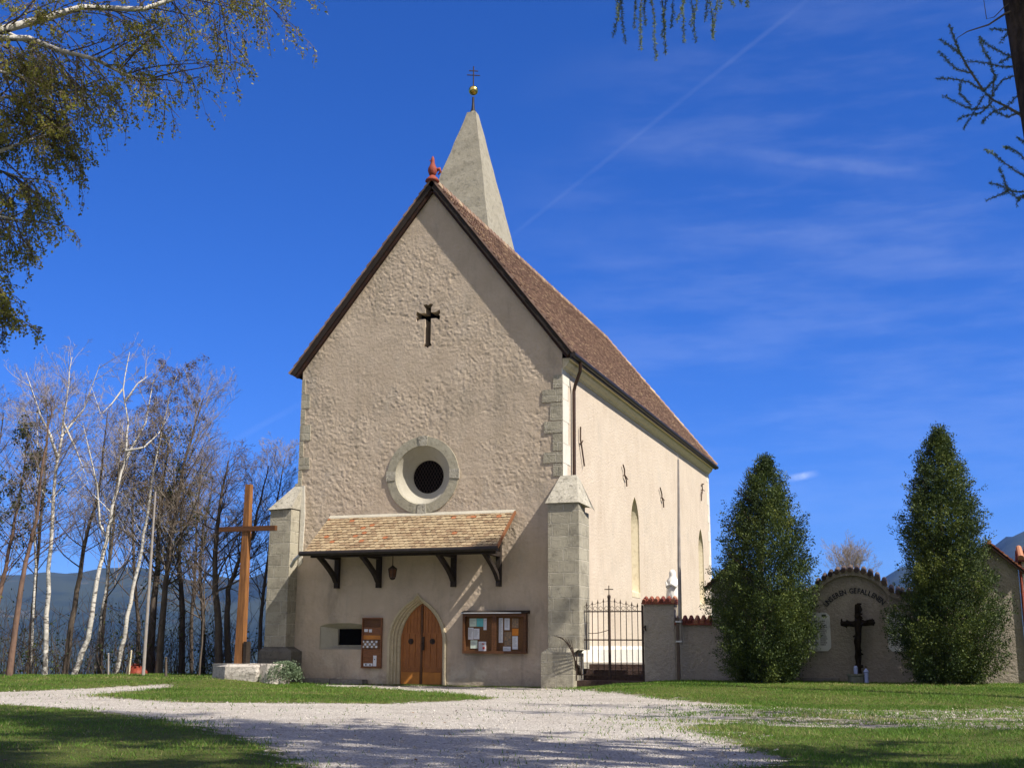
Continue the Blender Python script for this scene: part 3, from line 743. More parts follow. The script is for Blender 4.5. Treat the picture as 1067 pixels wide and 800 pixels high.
slab((-W-.35, Y1, EZ), (-W-.35, Y0+.01, EZ), (XA, Y0+.01, AZ), (XA, LR, AZ), Nl, .16)
deck.face([(W+.35, Y1, EZ-.02), (-W-.35, Y1, EZ-.02), (XA, LR, AZ-.02)])
roof = deck.build('roof', 'rake_board', church)
crs = slen/47
mb = MB(); tiles(mb, (W+.36, Y0-.02, EZ+.0), (0, 1, 0), Vr, Nr, 47, crs, .185, lambda v: (0, (Y1-Y0+.02)-(Y1-LR)*v/slen), 2); mb.build('roof_tiles', 'roof_tile', roof, fix=False)
mb = MB(); crl = llen/30; tiles(mb, (-W-.36, Y0-.02, EZ), (0, 1, 0), Vl, Nl, 30, crl, .37, lambda v: (0, (Y1-Y0)-(Y1-LR)*v/llen), 3); mb.build('roof_tiles', 'roof_tile', roof, fix=False)
# half-round ridge and hip tiles
mb = MB(); rg = random.Random(8)
y = Y0-.02
while y < LR:
    mb.ct = rg.uniform(.55, 1); mb.tube([(XA, y, AZ+.03), (XA, y+.40, AZ+.005)], [.125, .10], 10); y += .36
hp = Vector((W+.36, Y1, EZ)); rp = Vector((XA, LR, AZ)); n = int((rp-hp).length/.36)
for k in range(n):
    mb.ct = rg.uniform(.55, 1); mb.tube([hp.lerp(rp, k/n)+Vector((0, 0, .05)), hp.lerp(rp, (k+1.1)/n)+Vector((0, 0, .02))], [.10, .085], 8)
mb.build('ridge_tiles', 'roof_tile', roof)
mb = MB(); rg = random.Random(18); nv = 27
for sgn, v_, n_, ln_ in ((1, Vr, Nr, slen), (-1, Vl, Nl, llen)):
    e = Vector((sgn*(W+.36), 0, EZ)); st = ln_/nv
    for k in range(nv):
        mb.ct = rg.random()*.8; a_ = e+v_*(k*st-.03); b_ = e+v_*((k+1)*st+.06); y0_, y1_ = Y0-.045-rg.uniform(0, .012), Y0+.14
        mb.hexa([Vector((p.x, yy, p.z))+n_*h for p, h, yy in ((a_, .0, y0_), (b_, .0, y0_), (b_, .0, y1_), (a_, .0, y1_), (a_, .085, y0_), (b_, .03, y0_), (b_, .03, y1_), (a_, .085, y1_))])
mb.build('verge_tiles', 'roof_tile', roof)
# dark rake boards on the gable, red painted batten beneath
for sgn, v_, n_, ln_ in ((1, Vr, Nr, slen), (-1, Vl, Nl, llen)):
    e = Vector((sgn*(W+.35), 0, EZ)); a = Vector((XA, 0, AZ))
    for nm, mat, y0, y1, t0, t1 in (('rake_board', 'dark_timber', Y0-.03, Y0+.04, -.02, .155), ('rake_batten', 'rake_board', Y0+.045, -.012, .14, .235)):
        m = MB(); ex = e if nm == 'rake_board' else e
        m.hexa([Vector((p.x, yy, p.z))-n_*t for yy in (y0, y1) for p, t in ((ex, t0), (a, t0), (a, t1), (ex, t1))]); m.build(nm, mat, roof)
m = MB(); m.tube([(W+.40, Y0-.02, EZ-.07), (W+.40, LN+.25, EZ-.09)], .085, 10); m.box(W+.30, W+.36, Y0, LN+.2, EZ-.2, EZ-.02); m.build('gutter', 'gutter_metal', church)
m = MB(); m.tube([(W+.40, .62, EZ-.12), (W+.36, .72, EZ-.42), (W+.16, .86, EZ-.80), (W+.10, .90, EZ-1.0), (W+.10, .88, 6.0), (W+.10, .88, .3)], .055, 8); m.build('downpipe', 'copper_pipe', church)
# four iron wall anchors
def anchor(pts, hooks):
    m = MB(); m.tube([(W+.07, y, z) for y, z in pts], .028, 6)
    for (y, z), (dy, dz) in hooks: m.tube([(W-.01, y, z), (W+.08, y, z), (W+.09, y+dy, z+dz)], .02, 5)
    m.build('wall_anchor', 'iron_rust', church)
anchor([(1.72, 7.95), (1.70, 7.55), (1.85, 7.3), (2.0, 7.0), (2.12, 6.75)], [((1.78, 7.42), (.12, .12))])
anchor([(7.15, 7.5), (7.35, 7.35), (7.35, 7.15), (7.6, 7.0), (7.65, 6.78)], [((7.4, 7.15), (.3, -.1))])
anchor([(13.2, 7.42), (13.5, 7.2), (13.5, 7.05), (13.75, 6.9), (13.8, 6.68)], [((13.55, 7.05), (.3, -.08))])
anchor([(22.9, 8.78), (22.5, 8.74), (22.55, 8.45), (22.3, 8.2), (22.2, 7.9)], [((22.5, 8.45), (.5, .02))])
# terracotta finial on the gable peak: a sitting bird
m = MB(); bx, by, bz = XA, -.14, AZ+.08
m.lathe((bx, by, bz), [(.24, -.10), (.20, -.02), (.13, .05), (.09, .10)], 12)
m.lathe((bx, by, bz), [(.07, .08), (.12, .15), (.155, .26), (.145, .36), (.10, .45), (.075, .52), (.065, .60), (.055, .70), (.03, .76), (.005, .79)], 14)
m.tube([(bx+.10, by+.05, bz+.30), (bx+.22, by+.08, bz+.34), (bx+.25, by+.09, bz+.24), (bx+.17, by+.07, bz+.14)], [.07, .06, .045, .02], 8)
m.tube([(bx-.03, by, bz+.60), (bx-.12, by-.01, bz+.66)], [.035, .008], 6)
m.build('roof_finial', 'red_clay', church, True)
# buttresses at the two front corners
def buttress(xL, xR, yF, zc, top, bL, bR, right):
    m = MB(); m.box(xL, xR, yF, -.012 if not right else .02, 1.05, zc-.02)
    if right: m.box(W+.02, xR, .02, .42, 1.05, zc-.25)
    b = m.build('buttress', 'ashlar', church)
    m = MB(); yb = -.012
    tl, tr, tz = top
    ov = .07
    if right:
        P = {'fl': (xL-ov, yF-ov, zc-.03), 'fr': (xR+.03, yF-ov, zc-.03), 'tl': (tl, -.012, tz), 'tr': (tr, -.012, tz), 'bl': (xL-ov, -.012, zc-.03), 'sr': (xR+.20, .05, zc-.13), 'sb': (xR+.20, .45, zc-.2), 'tb': (tr, .4, tz-.1)}
        for q in (('fl', 'fr', 'tr', 'tl'), ('fr', 'sr', 'tr'), ('sr', 'sb', 'tb', 'tr'), ('bl', 'fl', 'tl'), ('fl', 'bl', 'sr', 'fr'), ('bl', 'tl', 'tr', 'tb', 'sb', 'sr')): m.face([P[k] for k in q])
    else:
        P = {'fl': (xL-ov, yF-ov, zc-.03), 'fr': (xR+.03, yF-ov, zc-.0), 'tl': (tl, -.012, tz), 'tr': (tr, -.012, tz), 'br': (xR+.03, -.012, zc), 'bl': (xL-ov, .25, zc-.03), 'tb': (tl, .2, tz)}
        for q in (('fl', 'fr', 'tr', 'tl'), ('fr', 'br', 'tr'), ('bl', 'fl', 'tl', 'tb'), ('bl', 'br', 'fr', 'fl'), ('tl', 'tr', 'br', 'bl', 'tb')): m.face([P[k] for k in q])
        m.box(tl+.02, -W+.0, -.03, .0, tz-.3, tz+.08)
    m.build('cap', 'cap_stone', b)
    m = MB(); o_ = .0
    m.hexa([(bL, yF-.12, -.6), (bR, yF-.12, -.6), (bR, .0 if not right else .30, -.6), (bL, -.012, -.6), (bL, yF-.12, .96), (bR, yF-.12, .96), (bR, .0 if not right else .30, .96), (bL, -.012, .96)])
    m.hexa([(bL, yF-.12, .96), (bR, yF-.12, .96), (bR, -.014, .96), (bL, -.014, .96), (xL-.005, yF-.006, 1.10), (xR+.005, yF-.006, 1.10), (xR+.005, -.014, 1.10), (xL-.005, -.014, 1.10)])
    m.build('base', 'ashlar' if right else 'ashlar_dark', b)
    return b
buttress(4.24, 5.18, -.66, 5.30, (4.43, 4.93, 6.17), 4.06, 5.02, True)
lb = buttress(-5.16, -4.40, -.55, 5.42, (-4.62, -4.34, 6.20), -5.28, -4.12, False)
m = MB(); m.prism([(-4.36, 3.6), (-4.24, 3.7), (-4.20, 5.2), (-4.25, 6.2), (-4.36, 6.2)], FX, -.03, .01); m.build('mortar_seam', 'plaster_white', church)
# stone step on the left of the door
m = MB(); m.box(-4.02, -2.9, -.42, -.01, -.2, .15); m.box(-2.885, -1.8, -.40, -.01, -.2, .13); m.build('plinth_step', 'step_stone', church)
# porch hood --------------------------------------------------------
ridge_z, eave_z, dep = 5.10, 3.93, 1.55
porch = None
vv = Vector((0, dep-.02, ridge_z-eave_z)); Vp = vv.normalized(); Np = Vector((0, -Vp.z, Vp.y)); pl = vv.length
m = MB(); P = [Vector((-3.27, -dep, eave_z)), Vector((2.98, -dep, eave_z)), Vector((2.98, -.012, ridge_z)), Vector((-3.27, -.012, ridge_z))]
m.hexa([p-Np*.05 for p in P]+P)
porch = m.build('porch_hood', 'dark_timber', church)
mb = MB(); tiles(mb, (-3.30, -dep-.04, eave_z+.0), (1, 0, 0), Vp, Np, 13, (pl+.02)/13, .165, lambda v: (0, 6.31), 12, .03, .02); mb.build('porch_tiles', 'porch_tile', porch, fix=False)
m = MB(); m.hexa([(-3.3, -.10, ridge_z-.04), (3.0, -.10, ridge_z-.04), (3.0, -.012, ridge_z), (-3.3, -.012, ridge_z), (-3.3, -.10, ridge_z+.01), (3.0, -.10, ridge_z+.01), (3.0, -.012, ridge_z+.10), (-3.3, -.012, ridge_z+.10)]); m.build('mortar_fillet', 'plaster_grey', porch)
m = MB(); e = Vector((3.0, -dep-.03, eave_z)); t_ = Vector((3.0, -.02, ridge_z+.0)); m.beam(e+Np*.02, t_+Np*.02, .04, .10, Np); m.build('verge_board', 'board_wood', porch)
m = MB(); m.box(-3.15, 2.9, -dep+.10, -dep+.22, eave_z-.16, eave_z-.02); m.box(-3.1, 2.85, -.14, -.013, 4.75, 4.90); m.build('purlin', 'dark_timber', porch)
m = MB()
for xx in np.linspace(-3.05, 2.85, 9): m.beam((xx, -dep+.02, eave_z-.04), (xx, -.02, ridge_z-.14), .09, .10, Np)
m.build('rafters', 'dark_timber', porch)
m = MB(); m.tube([(-3.42, -dep-.09, eave_z-.05), (3.02, -dep-.09, eave_z-.02)], .075, 10); m.build('gutter', 'gutter_metal', porch)
m = MB(); m.tube([(-3.40, -dep-.09, eave_z-.08), (-3.62, -dep-.02, eave_z-.22), (-3.92, -dep+.3, eave_z-.40)], .05, 8); m.build('rain_spout', 'zinc', porch)
for xx in (-2.93, -1.48, 1.03, 2.50):
    m = MB(); m.box(xx-.075, xx+.075, -.15, -.014, 2.90, 4.74); m.box(xx-.07, xx+.07, -dep+.08, -.151, 3.78, 3.92)
    pts = []
    for k in range(9):
        t = k/8; pts.append((-.20-(dep-.36)*t**1.0, 3.06+.72*(t**.75)))
    out_ = [(y-.01, z) for y, z in pts]; inn = [(y-.02+.10, z+.10) for y, z in reversed(pts)]
    m.prism([(min(y, -.145), min(z, 3.79)) for y, z in out_+inn], lambda u, v, d: (d, u, v), xx-.06, xx+.06)
    m.build('bracket', 'dark_timber', porch)

# tower with its pointed spire, north of the choir
TX, TY, TA = -7.62, 23.0, 30.1
m = MB(); bz, hw = 21.2, 2.36
m.box(TX-2.5, TX+1.7, TY-2.1, TY+2.1, -16, bz)
tower = m.build('tower', 'plaster_front', church)
m = MB(); nlev = 14; prev = None; rs_ = random.Random(3); rings = []
for k in range(nlev+1):
    t = k/nlev; h = hw*(1-t)+.25*t; TXc = TX-.40*(1-t); z = bz+(TA-.28-bz)*t
    rings.append([(TXc+sx*h+rs_.uniform(-.02, .02), TY+sy*h+rs_.uniform(-.02, .02), z) for sx, sy in ((-1, -1), (1, -1), (1, 1), (-1, 1))])
m.loft(rings); m.face(rings[-1])
m.lathe((TX, TY, TA-.34), [(.26, 0), (.16, .15), (.08, .32)], 8)
sp = m.build('spire', 'spire_render', tower)
m = MB(); m.lathe((TX, TY, TA-.15), [(.16, 0), (.10, .12), (.07, .5), (.065, .85)], 10); m.build('mast', 'gutter_metal', tower)
m = MB(); m.lathe((TX, TY, TA+1.10), [(.02, -.27)]+[(.27*math.cos(a), .27*math.sin(a)) for a in np.linspace(-1.45, 1.45, 13)]+[(.02, .27)], 20); m.build('gold_ball', 'gold', tower, True)
m = MB(); m.tube([(TX, TY, TA+1.38), (TX, TY, TA+2.55)], .035, 6)
ca, sa = math.cos(R(25)), math.sin(R(25))
for zz, ll in ((2.02, .36), (2.28, .25)): m.tube([(TX-ll*ca, TY-ll*sa, TA+zz-.0), (TX+ll*ca, TY+ll*sa, TA+zz+.0)], .03, 6)
m.build('patriarchal_cross', 'iron', tower)

# things fixed to the front
lan_t = thing('hanging_lantern', 'small dark iron lantern hanging on a rod under the porch hood', 'lantern', (-.70, -.75, 3.1))
m = MB(); m.tube([(-.70, -.75, 4.30), (-.70, -.75, 3.52)], .014, 6); m.build('rod', 'iron', lan_t)
m = MB(); lc = (-.70, -.75, 3.18)
m.lathe(lc, [(.02, .36), (.05, .33), (.155, .26), (.15, .24)], 6); m.lathe(lc, [(.10, 0), (.09, -.05), (.03, -.08)], 6)
for k in range(6):
    a = 2*math.pi*k/6; m.tube([(lc[0]+.14*math.cos(a), lc[1]+.14*math.sin(a), lc[2]+.25), (lc[0]+.10*math.cos(a), lc[1]+.10*math.sin(a), lc[2])], .012, 4)
m.build('frame', 'iron', lan_t)
m = MB(); m.lathe(lc, [(.09, .01), (.125, .235)], 6); m.build('glass', 'dark_wood', lan_t)

nb = thing('notice_board', 'glazed double notice board with dark wooden frame, pinned with papers, right of the door', 'notice board', (2.4, -.02, .92))
D0 = -.19
m = MB(); m.box(1.40, 3.40, -.19, -.014, .94, .99); m.box(1.40, 1.45, -.19, -.014, .99, 2.06); m.box(3.32, 3.40, -.19, -.014, .99, 2.06); m.box(1.40, 3.40, -.19, -.014, 2.06, 2.10)
m.build('case', 'dark_wood', nb)
m = MB(); m.box(1.451, 3.319, -.04, -.016, .99, 2.06); m.build('pinboard', 'cork', nb)
m = MB(); m.hexa([(1.35, -.27, 2.10), (3.47, -.27, 2.10), (3.47, -.012, 2.10), (1.35, -.012, 2.10), (1.35, -.27, 2.13), (3.47, -.27, 2.13), (3.47, -.012, 2.19), (1.35, -.012, 2.19)]); m.build('canopy', 'dark_timber', nb)
m = MB(); m.box(1.36, 3.28, -.285, -.272, 2.098, 2.13); m.build('drip_edge', 'zinc', nb)
for x0, x1 in ((1.40, 2.40), (2.405, 3.40)):
    m = MB()
    for b in ((x0, x1, .93, 1.01), (x0, x1, 2.01, 2.09)): m.box(b[0], b[1], -.215, -.192, b[2], b[3])
    m.box(x0, x0+.07, -.2145, -.192, 1.011, 2.009); m.box(x1-.07, x1, -.2145, -.192, 1.011, 2.009)
    dr = m.build('door_frame', 'dark_wood', nb)
papers = [(1.56, 1.72, .22, .24, 'paper_mint'), (1.79, 1.72, .21, .24, 'paper_teal'), (2.01, 1.62, .10, .34, 'paper'), (1.52, 1.34, .17, .35, 'paper'), (1.70, 1.35, .18, .31, 'paper'), (1.60, 1.08, .22, .24, 'paper_mint'),
          (1.86, .98+.02, .24, .28, 'paper'), (2.50, 1.25, .13, .72, 'paper'), (2.68, 1.62, .16, .34, 'paper'), (2.92, 1.68, .20, .28, 'paper_photo'), (2.92, 1.46, .20, .20, 'paper_orange'), (2.68, 1.16, .22, .40, 'paper_photo'), (2.93, 1.06, .17, .38, 'paper'), (2.64, 1.0, .24, .14, 'paper')]
rng = random.Random(2)
for i, (x, z, w_, h_, mt) in enumerate(papers):
    m = MB(); m.box(x, x+w_, -.048-i*.0006, -.041-i*.0005, z, z+h_); pp = m.build('paper', mt, nb)
    if mt in ('paper', 'paper_mint'):
        m = MB(); zz = z+h_-.05
        while zz > z+.05:
            m.box(x+.02, x+.02+(w_-.04)*rng.uniform(.5, 1), -.0505-i*.0006, -.0484-i*.0006, zz, zz+.010); zz -= .028
        if len(m.v): m.build('print', 'ink_grey', pp)
m = MB(); m.tube([(1.97, -.062, 1.20), (2.00, -.062, 1.23), (2.03, -.062, 1.19)], .014, 5); m.build('paper', 'paper_red', nb); m = MB(); m.box(1.99, 2.06, -.066, -.058, 1.06, 1.13); m.build('paper', 'paper_red', nb)

pb = thing('board_rack', 'narrow brown wooden board with small pictures and white cards, left of the door', 'picture board', (-1.66, -.02, .5))
m = MB(); m.box(-2.0, -1.97, -.10, -.015, .50, 1.95); m.box(-1.36, -1.33, -.10, -.015, .50, 1.95); m.box(-2.0, -1.33, -.11, -.015, 1.95, 1.99); m.box(-2.0, -1.33, -.12, -.015, .47, .50); m.build('frame', 'board_wood', pb)
for z0, z1, mt in ((.505, .78, 'board_wood'), (.785, 1.04, 'board_wood'), (1.045, 1.33, 'dark_wood'), (1.335, 1.46, 'board_orange'), (1.465, 1.70, 'board_wood'), (1.705, 1.945, 'dark_wood')):
    m = MB(); m.box(-1.968, -1.362, -.06, -.02, z0, z1); m.build('board', mt, pb)
m = MB(); m2 = MB(); 
for r_ in range(3):
    for c_ in range(7):
        (m if (r_+c_) % 2 == 0 else m2).box(-1.99+c_*.075, -1.925+c_*.075, -.070, -.061, 1.08+r_*.075, 1.145+r_*.075)
m.build('pale_cards', 'paper', pb); m2.build('dark_cards', 'paper_photo', pb)
for x, z, w_, h_ in ((-1.93, 1.56, .12, .09), (-1.77, 1.55, .10, .09), (-1.92, .53, .30, .085), (-1.60, .53, .11, .32)): m = MB(); m.box(x, x+w_, -.071, -.061, z, z+h_); m.build('white_card', 'paper', pb)
for b_ in ((-1.565, -1.535, .72, .75), (-1.86, -1.82, .55, .60), (-1.72, -1.68, .545, .59)): m = MB(); m.box(b_[0], b_[1], -.076, -.072, b_[2], b_[3]); m.build('print', 'ink', pb)

# ------------------------------------------------------------------ wooden cross on its stone block
cr_t = thing('wayside_cross', 'tall plain wooden cross standing on a stone block left of the church', 'cross', (-5.35, -1.7, .6))
base = Vector((-5.28, -1.72, .40)); topp = Vector((-5.27, -1.72, 6.07))
m = MB(); m.hexa([base+Vector(q) for q in ((-.135, -.12, 0), (.135, -.12, 0), (.135, .12, 0), (-.135, .12, 0))]+[topp+Vector(q) for q in ((-.09, -.09, 0), (.09, -.09, 0), (.09, .09, 0), (-.09, .09, 0))]); m.build('post', 'cross_wood', cr_t)
m = MB(); m.box(-6.20, -4.20, -1.855, -1.715, 4.60, 4.75); m.build('crossbar', 'dark_wood', cr_t)
m = MB(); m.box(-5.11, -5.0, -1.85, -1.60, .55, 1.25); m.build('brace', 'dark_timber', cr_t)
def rock(name, c, sx, sy, sz, seed, mat, label=None, cat=None, flat=True, parent=None, nside=8):
    rg = random.Random(seed); m = MB(); rings = []
    for lev, (sc, zz) in enumerate(((1.03, -.25), (1.0, .12), (1.0, .5), (.98, .86), (.95, .97), (.9, 1.0))):
        rings.append([(c[0]+sx*sc*math.cos(2*math.pi*(k+.35)/nside)*(1+rg.uniform(-.09, .09)), c[1]+sy*sc*math.sin(2*math.pi*(k+.35)/nside)*(1+rg.uniform(-.05, .05)), c[2]+sz*zz+rg.uniform(-.012, .012)) for k in range(nside)])
    m.loft(rings); m.face(rings[-1]); o = m.build(name, mat, parent)
    if label: tag(o, label, cat)
    return o
rock('stone_plinth', (-5.22, -1.75, .12), .92, .62, .47, 3, 'plinth_stone', 'low hexagonal block of weathered stone carrying the wooden cross', 'plinth', nside=6)
rock('rough_boulder', (-4.18, -1.55, .1), .46, .5, .50, 9, 'plinth_stone', 'rounded pale boulder between the stone block and the hanging plant', 'boulder', nside=11)

# ------------------------------------------------------------------ gate, low wall, memorial wall
gate = thing('iron_gate', 'tall wrought iron churchyard gate with spear tips and a small central cross', 'gate', (5.95, -.2, .25))
gy = -.2; gx0, gx1 = 5.00, 6.88; gc = (gx0+gx1)/2
m = MB(); m.tube([(gc, gy, .25), (gc, gy, 2.55)], .042, 8); m.lathe((gc, gy, 2.55), [(.05, -.03), (.05, .03), (.02, .07)], 8); m.build('centre_bar', 'iron', gate)
m = MB(); m.tube([(gc, gy, 2.58), (gc, gy, 2.88)], .014, 5); m.tube([(gc-.13, gy, 2.77), (gc+.13, gy, 2.77)], .014, 5); m.build('cross', 'iron', gate)
for xx in (gx0-.04, gx1+.04):
    m = MB(); m.box(xx-.028, xx+.028, gy-.028, gy+.028, .1, 2.32); m.build('post', 'iron', gate)
for zz in (.36, 1.34, 2.14):
    m = MB(); m.box(gx0-.01, gx1+.01, gy-.016, gy+.016, zz-.018, zz+.018); m.build('rail', 'iron', gate)
for sgn in (-1, 1):
    for k in range(1, 6):
        xx = gc+sgn*k*.168; tz = 2.56-.035*k
        m = MB(); m.tube([(xx, gy, .27), (xx, gy, tz-.12)], .0125, 5); m.tube([(xx, gy, tz-.14), (xx, gy, tz-.10), (xx, gy, tz)], [.012, .026, .002], 5); m.build('bar', 'iron', gate)
        m = MB(); a0 = xx-sgn*.084
        m.tube([(a0+.055*math.cos(t), gy, 2.23+.055*math.sin(t)) for t in np.linspace(0, 5.6, 10)], .008, 4)
        m.build('scroll', 'iron', gate); m = MB()
        m.tube([(xx-sgn*.168, gy, tz-.05), (xx-sgn*.084, gy, tz-.11), (xx, gy, tz-.10)], .007, 4); m.build('garland', 'iron', gate)
m = MB(); m.tube([(gc, gy-.03, 1.62)]+[(gc-.62*t, gy-.03, 1.62-.10*math.sin(t*1.9)) for t in np.linspace(.1, 1, 8)], .010, 5); m.build('latch_hook', 'iron', gate)
gu = thing('climbing_guard', 'fan of curved rusty iron spikes fixed to the buttress beside the gate', 'spikes', (4.95, -.75, 1.2))
for k in range(7):
    a = k/6; m = MB(); x0 = 4.42+.52*a
    m.tube([(x0, -.70, 1.45-.02*k), (x0+.28*(1-a*.5), -.86-.02*k, 1.40-.05*k), (5.0+.10*a, -.80, 1.12-.08*k), (5.02+.12*a, -.55, .62+.0*k), (5.03+.12*a, -.40, .35)], [.007, .010, .010, .010, .010], 5); m.build('spike', 'iron', gu)
m = MB(); m.tube([(5.1, -.62, 1.45), (5.06, -.62, .2)], .02, 6); m.build('stay', 'iron', gu)
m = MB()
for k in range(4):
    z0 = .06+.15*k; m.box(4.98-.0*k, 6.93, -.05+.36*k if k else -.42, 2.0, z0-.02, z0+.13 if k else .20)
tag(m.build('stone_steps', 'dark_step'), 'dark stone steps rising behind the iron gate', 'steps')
m = MB(); m.box(4.62, 9.6, 1.42, 3.6, .5, .688); tag(m.build('churchyard_paving', 'plaster_white'), kind='structure')

def coping(mb, x0, x1, yf, yb, z, n, rise=.16, seed=1, rad=None, slope_axis=True):
    """row of half-round tiles across a wall head, falling to the front, with pan tiles between"""
    rg = random.Random(seed); w_ = (x1-x0)/n; r_ = rad or w_*.36
    for k in range(n):
        xc = x0+(k+.5)*w_; mb.ct = rg.random()
        for (ya, za, yb_, zb) in ((yf, z, (yf+yb)/2+.02, z+rise), (yb, z, (yf+yb)/2-.02, z+rise)):
            mb.tube([(xc, ya, za+.03), (xc, yb_, zb+.045)], [r_, r_*.85], 9)
        mb.ct = rg.random()*.5
        mb.hexa([(xc-w_*.5, yf+.02, z-.05), (xc+w_*.5, yf+.02, z-.05), (xc+w_*.5, yb-.02, z-.05), (xc-w_*.5, yb-.02, z-.05),
                 (xc-w_*.5, yf+.02, z-.005), (xc+w_*.5, yf+.02, z-.005), (xc+w_*.5, (yf+yb)/2, z+rise*.9), (xc-w_*.5, (yf+yb)/2, z+rise*.9)])
lw = thing('churchyard_wall', 'rendered churchyard wall beside the gate with stepped red tile coping', 'wall', (7.9, -.1, .2))
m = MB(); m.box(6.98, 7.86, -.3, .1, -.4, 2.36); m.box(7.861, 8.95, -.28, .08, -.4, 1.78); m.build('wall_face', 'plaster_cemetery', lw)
m = MB(); coping(m, 6.93, 7.93, -.40, .2, 2.38, 6, .10, 3); m.build('coping_tiles', 'coping_tile', lw)
m = MB(); coping(m, 7.87, 8.92, -.40, .18, 1.80, 6, .14, 4); m.build('lower_coping', 'coping_tile', lw)
m = MB(); m.box(6.94, 6.98, -.26, -.12, 1.5, 1.6); m.tube([(7.02, -.31, 1.72), (7.02, -.38, 1.70), (7.05, -.38, 1.60)], .03, 6); m.build('gate_hinge', 'iron', lw)

mw = thing('memorial_wall', 'long grey rendered war memorial wall with arched centre, letters and two gabled ends', 'memorial', (12.8, -.1, .3))
y0, y1 = -.30, .15
def arc_top(x, c=12.72, hw=1.03, zs=2.60, rise=.58): 
    Rr = (hw*hw+rise*rise)/(2*rise); return zs+rise-Rr+math.sqrt(max(0, Rr*Rr-(x-c)**2))
GL = (8.93, 9.60, 10.27); GRt = (15.56, 16.28, 16.93)
outl = [(GL[0], -.5), (GRt[2], -.5), (GRt[2], 3.20), (GRt[1], 3.80), (GRt[0], 3.20), (GRt[0], 2.5), (13.95, 2.5)]
arcp = [(x, arc_top(x)) for x in np.linspace(13.75, 11.69, 17)]
outl += arcp+[(11.5, 2.5), (GL[2], 2.5), (GL[2], 2.86), (GL[1], 3.46), (GL[0], 2.86)]
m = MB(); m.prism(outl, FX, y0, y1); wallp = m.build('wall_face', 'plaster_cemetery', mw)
# projecting cornice following the arch
m = MB(); seq = [(11.45, 2.5)]+[(x, z) for x, z in reversed(arcp)]+[(13.99, 2.5)]
for off in ((.0, -.08, .05), (.02, -.16, .12)):
    rings = []
    for x, z in seq:
        nrm = Vector((x-12.72, 0, z-1.6)).normalized() if 11.6 < x < 13.8 else Vector((0, 0, 1))
        a = Vector((x, 0, z))-nrm*off[2]; b = Vector((x, 0, z))+nrm*.02
        rings.append([(a.x, y0+.01, a.z), (a.x, y0+off[1], a.z), (b.x, y0+off[1], b.z), (b.x, y0+.01, b.z)])
    m.loft(rings)
m.build('cornice', 'plaster_cemetery', mw)
m = MB(); rg = random.Random(6)
arcx = np.linspace(11.56, 13.88, 15)
for i, x in enumerate(arcx):
    xi = min(max(x, 11.69), 13.75); z = arc_top(xi); nrm = Vector((xi-12.72, 0, z-1.6)).normalized(); p = Vector((x, 0, z))+nrm*.06; m.ct = rg.random()
    m.tube([(p.x, y0-.26, p.z-.05), (p.x, -.05, p.z+.07), (p.x, y1+.15, p.z-.05)], [.066, .062, .066], 9)
for x0_, x1_ in ((10.30, 11.50), (13.96, 15.52)): coping(m, x0_, x1_, y0-.14, y1+.1, 2.53, int((x1_-x0_)/.155), .12, 9)
m.build('coping_tiles', 'coping_dark', mw)
for g, zo, mt, nm in ((GL, 2.86, 'coping_tile', 'gable_tiles'), (GRt, 3.20, 'coping_tile', 'gable_tiles')):
    m = MB(); rg = random.Random(int(g[0]*10)); za = zo+.60
    for sgn, xe in ((-1, g[0]), (1, g[2])):
        a = Vector((xe+sgn*.16, 0, zo-.12)); b = Vector((g[1], 0, za+.02)); n_ = 8; d = (b-a)/n_
        for row in range(2):
            for k in range(n_):
                m.ct = rg.random(); q = a+d*k; q2 = a+d*(k+1.15); yy0, yy1 = (y0-.17, -.06) if row == 0 else (-.08, y1+.15)
                up = Vector((-d.z*sgn, 0, d.x*sgn)).normalized(); up = up if up.z > 0 else -up
                P_ = [(q.x, yy0, q.z), (q2.x, yy0, q2.z), (q2.x, yy1, q2.z), (q.x, yy1, q.z)]
                m.hexa([tuple(Vector(p)+up*.015) for p in P_]+[tuple(Vector(p)+up*(.065 if i in (0, 3) else .035)) for i, p in enumerate(P_)])
    m.ct = .8; m.tube([(g[1], y0-.19, za+.07), (g[1], y1+.15, za+.07)], .06, 8)
    m.build(nm, mt, mw)
    m = MB()
    for sgn, xe in ((-1, g[0]), (1, g[2])): m.beam((xe+sgn*.15, y0-.09, zo-.15), (g[1], y0-.09, za-.03), .14, .05)
    m.build('soffit_board', 'rake_board', mw)
# the lettering, set along the arch
def letters(text, cx, cz, rad, h, a0, a1, parent, mat):
    n = len(text); m = MB()
    for i, ch in enumerate(text):
        if ch == ' ': continue
        a = a0+(a1-a0)*i/(n-1)
        cu = bpy.data.curves.new('letter', 'FONT'); cu.body = ch; cu.size = h*1.42; cu.extrude = .012; cu.align_x = 'CENTER'; cu.resolution_u = 3; cu.offset = .004
        o = bpy.data.objects.new('letter', cu); C.objects.link(o); bpy.context.view_layer.update()
        me = o.evaluated_get(bpy.context.evaluated_depsgraph_get()).to_mesh()
        i0 = len(m.v); sa_, ca_ = math.sin(a), math.cos(a)
        for v in me.vertices:
            lx, lz = v.co.x*.82, v.co.y
            m.vert((cx+rad*sa_+lx*ca_+lz*sa_, y0-.012-v.co.z, cz+rad*ca_-lx*sa_+lz*ca_))
        for p in me.polygons: m.f.append(tuple(i0+k for k in p.vertices))
        o.evaluated_get(bpy.context.evaluated_depsgraph_get()).to_mesh_clear()
        bpy.data.objects.remove(o); bpy.data.curves.remove(cu)
    return m.build('lettering', mat, parent)
letters('UNSEREN GEFALLENEN', 12.80, 1.66, .93, .135, -.86, .80, mw, 'ink')
